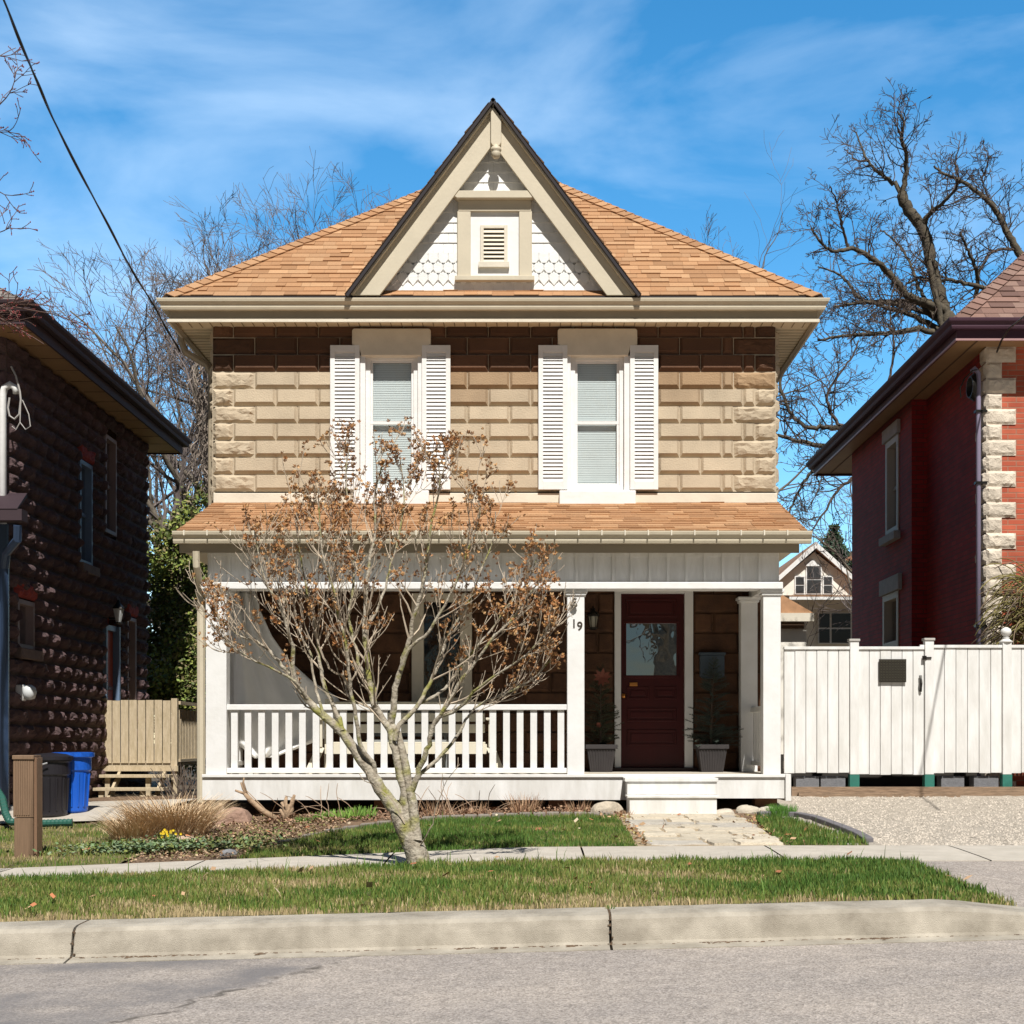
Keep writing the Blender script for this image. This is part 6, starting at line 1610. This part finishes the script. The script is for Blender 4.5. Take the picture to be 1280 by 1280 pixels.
# daylily sprouts
for k, (px, lb) in enumerate(((402, 'green sprouting leaves at the left end of the sprout row under the porch'), (418, 'green sprouting leaves, second clump of the row under the porch'), (432, 'green sprouting leaves in the middle of the row under the porch'), (446, 'green sprouting leaves, fourth clump of the row under the porch'), (459, 'tallest green sprouting leaves at the right end of the row under the porch'))):
    tuft('lily_sprouts', lb, px, 1018, 15.35, 75, .10+.012*k, .085, [(.20, .36, .05), (.27, .44, .09), (.13, .26, .04)], 80+k, .008, out=.5, group='green sprouts under the porch')
tuft('green_tuft', 'low dark green leaves left of the bright sprouts', 380, 1025, 15.1, 120, .07, .10, GRN, 86, .006, out=.8)
tuft('grass_tuft', 'bright green grass tuft at the right foot of the porch', 977, 1015, 15.1, 420, .13, .14, [(.07, .19, .02), (.10, .25, .03)], 87, .004, out=.7)
for k, (px, n, h, Y, lb) in enumerate(((655, 190, .24, 15.35, 'dry tan stems of a cut perennial in the porch bed, larger clump'), (722, 80, .17, 15.4, 'dry tan stems in the porch bed beside the pale boulder'), (775, 70, .08, 15.0, 'low dry grass beside the left edge of the porch steps'), (545, 60, .22, 15.4, 'dry brown stems under the porch behind the tree trunk'), (590, 60, .16, 15.4, 'thin brown stems in the bed right of the tree'))):
    tuft('dry_perennial', lb, px, 1018, Y, n, h, .13, [(.40, .24, .13), (.30, .16, .09), (.5, .33, .2)], 90+k, .004, out=.9, group='dry clumps in the porch bed')
# creeping green foliage and leaf litter
def litter(name, label, cat, n, fn, size, cols, seed, lift=.02, kind='stuff'):
    rn = random.Random(seed); mb = MB()
    for i in range(n):
        x, y = fn(rn)
        p = Vector((x, y, gz(x, y)+rn.uniform(.004, lift))); d = Vector((rn.gauss(0, 1), rn.gauss(0, 1), rn.gauss(0, .45)+.2)).normalized(); s = size*rn.uniform(.5, 1.3); w_ = Vector((-d.y, d.x, rn.gauss(0, .4))).normalized()*s*.38
        f = rn.uniform(.65, 1.25); mb.col = tuple(c*f for c in rn.choice(cols)); mb.quad(p, p+d*s*.5+w_, p+d*s, p+d*s*.5-w_)
    mb.build(name, mat('leaf_litter', (1, 1, 1), .8, attr=True), colors=True, label=label, cat=cat, kind=kind)
def bedpt(rn):
    while 1:
        y = rn.uniform(12.0, 15.7); x = rn.uniform(-4.1, -1.9)
        if x < -3.35 and y > interp(x, [-4.2, -3.35], [15.2, 12.8]) or x > -3.35 and (x < -2.35 or y > lawn_back(x)): return x, y
litter('dead_leaves', 'tan dead leaves and twigs covering the flower bed at the left', 'leaves', 6500, bedpt, .03, [(.38, .25, .15), (.30, .18, .10), (.46, .33, .21), (.17, .10, .06), (.2, .2, .06)], 101, .03)
litter('dead_leaves', 'brown leaves and mulch bits in the bed below the porch', 'leaves', 4200, lambda rn: (rn.uniform(-2.8, .95), rn.uniform(15.02, 15.75)), .032, [(.24, .13, .08), (.34, .21, .13), (.15, .085, .05)], 102, .04)
litter('dead_leaves', 'brown leaves along the right edge of the flagstone path', 'leaves', 700, lambda rn: (rn.choice((rn.gauss(.93, .05), rn.gauss(2.2, .09))), rn.uniform(12.15, 15.1)), .035, [(.42, .24, .12), (.3, .16, .08), (.35, .30, .12)], 103, .02)
litter('dead_leaves', 'few scattered fallen leaves lying on the grass', 'leaves', 150, lambda rn: (rn.uniform(-4, 2.7), rn.choice((rn.uniform(8.6, 10.9), rn.uniform(12.1, 14.8)))), .06, [(.50, .32, .18), (.6, .48, .33), (.42, .16, .07)], 104, .075)
litter('creeping_plants', 'low blue-green creeping foliage near the sidewalk at left', 'ground cover', 2600, lambda rn: (rn.gauss(-3.3, .38), 12.55+abs(rn.gauss(0, .35))), .04, [(.09, .15, .07), (.13, .20, .08), (.20, .25, .14), (.17, .20, .05)], 105, .08)
litter('creeping_plants', 'patchy green weeds at the edge of the lawn below the stump', 'ground cover', 900, lambda rn: (rn.gauss(-2.6, .22), 12.5+abs(rn.gauss(0, .7))), .04, [(.11, .15, .04), (.2, .2, .07)], 106, .05)
# gravel stones
rn = random.Random(111); gv = MB()
for i in range(14000):
    y = 12.15+4.7*rn.random()**1.3; x = rn.uniform(2.9, 6.2)
    if x > (1285-VX)/F*y: continue
    s = rn.uniform(.005, .014); z = gz(x, y)+.004; f = rn.uniform(.55, 1.25); gv.col = (.47*f, .415*f, .35*f); n0 = len(gv.v)
    for (a, b, c) in ((-1, -.7, 0), (.8, -1, 0), (1, .6, 0), (-.6, 1, 0), (rn.uniform(-.3, .3), rn.uniform(-.3, .3), 1.1)): gv.v.append((x+a*s*rn.uniform(.7, 1.1), y+b*s*rn.uniform(.7, 1.1), z+c*s))
    for q in ((0, 1, 4), (1, 2, 4), (2, 3, 4), (3, 0, 4)): gv.face(tuple(n0+j for j in q))
gv.build('gravel', mat('gravel_stones', (1, 1, 1), .9, attr=True), colors=True, kind='stuff', label='loose pale gravel stones on the driveway', cat='gravel')
# rocks
def rock(name, label, px, Y, sx, sy, sz, col, seed, zz=None, group=None):
    rn = random.Random(seed); x = X(px, Y); z = gz(x, Y) if zz is None else zz; mb = MB(); ph = [rn.uniform(0, 6) for _ in range(6)]
    nu, nv = 12, 7; n0 = 0
    for i in range(nv+1):
        v = -.35+1.92*i/nv
        for j in range(nu):
            u = 6.283*j/nu; f = 1+.16*math.sin(2*u+ph[0])+.10*math.sin(3*u+ph[1]+v)+rn.uniform(-.05, .05); q = lambda c: math.copysign(abs(c)**.7, c)
            mb.v.append((x+sx*f*q(math.cos(u))*max(.0, math.cos(v))**.6, Y+sy*f*q(math.sin(u))*max(.0, math.cos(v))**.6, z+sz*math.sin(v)*(1+.1*math.sin(u+ph[2]))))
    for i in range(nv):
        for j in range(nu): mb.face((i*nu+j, i*nu+(j+1) % nu, (i+1)*nu+(j+1) % nu, (i+1)*nu+j))
    mb.face(tuple(nv*nu+j for j in range(nu)))
    mb.build(name, mat('rock_'+name+str(seed), col, .9, .25, 9, .8, 30), label=label, cat='rock', group=group)
rock('rock', 'pinkish brown squared rock beside the left porch corner', 291, 15.2, .20, .14, .165, (.30, .19, .14), 121)
rock('rock', 'small flat brown stone behind the pinkish rock', 272, 15.5, .09, .09, .19, (.27, .19, .13), 122)
rock('rock', 'pale rounded boulder left of the porch steps', 757, 15.3, .17, .13, .13, (.42, .36, .28), 123)
rock('rock', 'flat pale stone right of the porch steps', 905, 15.4, .12, .08, .05, (.50, .44, .36), 124)
rock('rock', 'pale stone in the middle of the row right of the porch steps', 935, 15.5, .15, .08, .075, (.46, .41, .33), 125)
rock('rock', 'smallest pale stone at the right end of the row beside the porch steps', 958, 15.55, .09, .07, .055, (.50, .45, .38), 126)
rock('rock', 'grey stone at the lawn edge beside the sidewalk', 288, 12.35, .07, .06, .04, (.20, .20, .21), 127)
rock('rock', 'flat pinkish stone in front of the dry ornamental grass', 232, 13.6, .09, .07, .05, (.42, .31, .23), 128)
# edging of the bed
ed = MB(); xs = lin(-2.25, .85, 22)
for i in range(len(xs)-1):
    a, b = xs[i]+.006, xs[i+1]-.006; ya, yb2 = lawn_back(a)+.02, lawn_back(b)+.02; za = gz(a, ya)
    h_ = .04+.01*random.random(); ed.hexa([(a, ya, za-.03), (b, yb2, za-.03), (b, yb2+.12, za-.03), (a, ya+.12, za-.03), (a, ya, za+h_), (b, yb2, za+h_), (b, yb2+.11, za+h_+.004), (a, ya+.11, za+h_+.004)])
ed.build('stone_edging', mat('edging_stone', (.22, .19, .16), .9, .25, 8, .4, 40), label='grey stone edging between the lawn and the porch bed', cat='edging', bev=.01)
ed = MB(); pp_ = [(2.32, 15.05), (2.55, 15.12), (2.72, 15.0), (2.82, 14.6), (2.85, 14.0), (2.87, 13.4), (2.87, 12.8), (2.84, 12.35)]
for i in range(len(pp_)-1):
    a, b = Vector((*pp_[i], 0)), Vector((*pp_[i+1], 0)); d = (b-a).normalized(); a = a+d*.008; b = b-d*.008; z0 = gz(a.x, a.y)+.01; z1_ = gz(b.x, b.y)+.01; ed.beam((a.x, a.y, z0), (b.x, b.y, z1_), .09, .08)
ed.build('stone_edging', mat('slate_edging', (.15, .14, .15), .8, .2, 8), label='dark curved slate edging between the grass patch and the gravel', cat='edging', bev=.01)
# stumps and dead sticks by the porch
st = MB(); Y_ = 15.3
st.tube([P(345, 1024, Y_), P(326, 1012, Y_), P(313, 1000, Y_), P(306, 992, Y_)], [.035, .03, .028, .022], 8); st.tube([P(313, 1000, Y_), P(304, 986, Y_), P(301, 978, Y_)], [.02, .014, .010], 6); st.tube([P(309, 996, Y_), P(304, 978, Y_), P(305, 972, Y_)], [.018, .012, .007], 6); st.tube([P(306, 992, Y_), P(294, 988, Y_)], [.018, .012], 6)
st.tube([P(345, 1026, Y_), P(325, 1005, Y_), P(308, 988, Y_)], [.008, .006, .004], 5)
st.build('dead_branch', mat('pale_dead_wood', (.36, .25, .16), .9, .3, 20, .5, 40), smooth=True, label='broken pale dead branch stub leaning in the porch bed at left', cat='branch')
st = MB(); rn = random.Random(131)
for (a, b) in ((352, 1003), (358, 996), (365, 998), (368, 994), (362, 1006), (350, 1012), (356, 1001)): st.tube([P(358+rn.gauss(0, 3), 1026, Y_), P((a+360)/2+rn.gauss(0, 2), (b+1026)/2, Y_), P(a, b, Y_+rn.gauss(0, .05))], [.03, .025, .016], 7)
st.build('shrub_stump', mat('pale_dead_wood', (.36, .25, .16)), smooth=True, label='knobbly cut stump of a shrub between the dead branch and the green sprouts', cat='stump')
st = MB()
for k in range(34):
    px = rn.choice((rn.uniform(340, 450), rn.uniform(540, 620), rn.uniform(470, 700))); Yb = rn.uniform(15.1, 15.5); pts = [P(px, 1020, Yb)]; d = Vector((rn.gauss(0, .6), rn.gauss(0, .2), rn.uniform(.3, 1))).normalized()
    for j in range(7): d = (d+Vector((rn.gauss(0, .15), rn.gauss(0, .1), -.10))).normalized(); pts.append(pts[-1]+d*rn.uniform(.03, .075))
    st.tube(pts, [.004]*7+[.002], 3, cap=False)
st.build('dry_twigs', mat('tan_twigs', (.36, .25, .17), .9, .2, 10), label='thin arching dry twigs tangled in front of the white porch skirt', cat='twigs', kind='stuff')
st = MB()
for k in range(40):
    px = rn.uniform(212, 252); pts = [P(px, 1012, 18.5)]; d = Vector((rn.gauss(0, .25), 0, 1)).normalized()
    for j in range(6): d = (d+Vector((rn.gauss(0, .1), rn.gauss(0, .1), 0))).normalized(); pts.append(pts[-1]+d*rn.uniform(.05, .12))
    st.tube(pts, [.006]*6+[.003], 3, cap=False)
st.build('bare_bush', mat('dark_stems', (.12, .09, .07), .9), label='leafless bush stems beside the deck steps and the porch downspout', cat='bush')
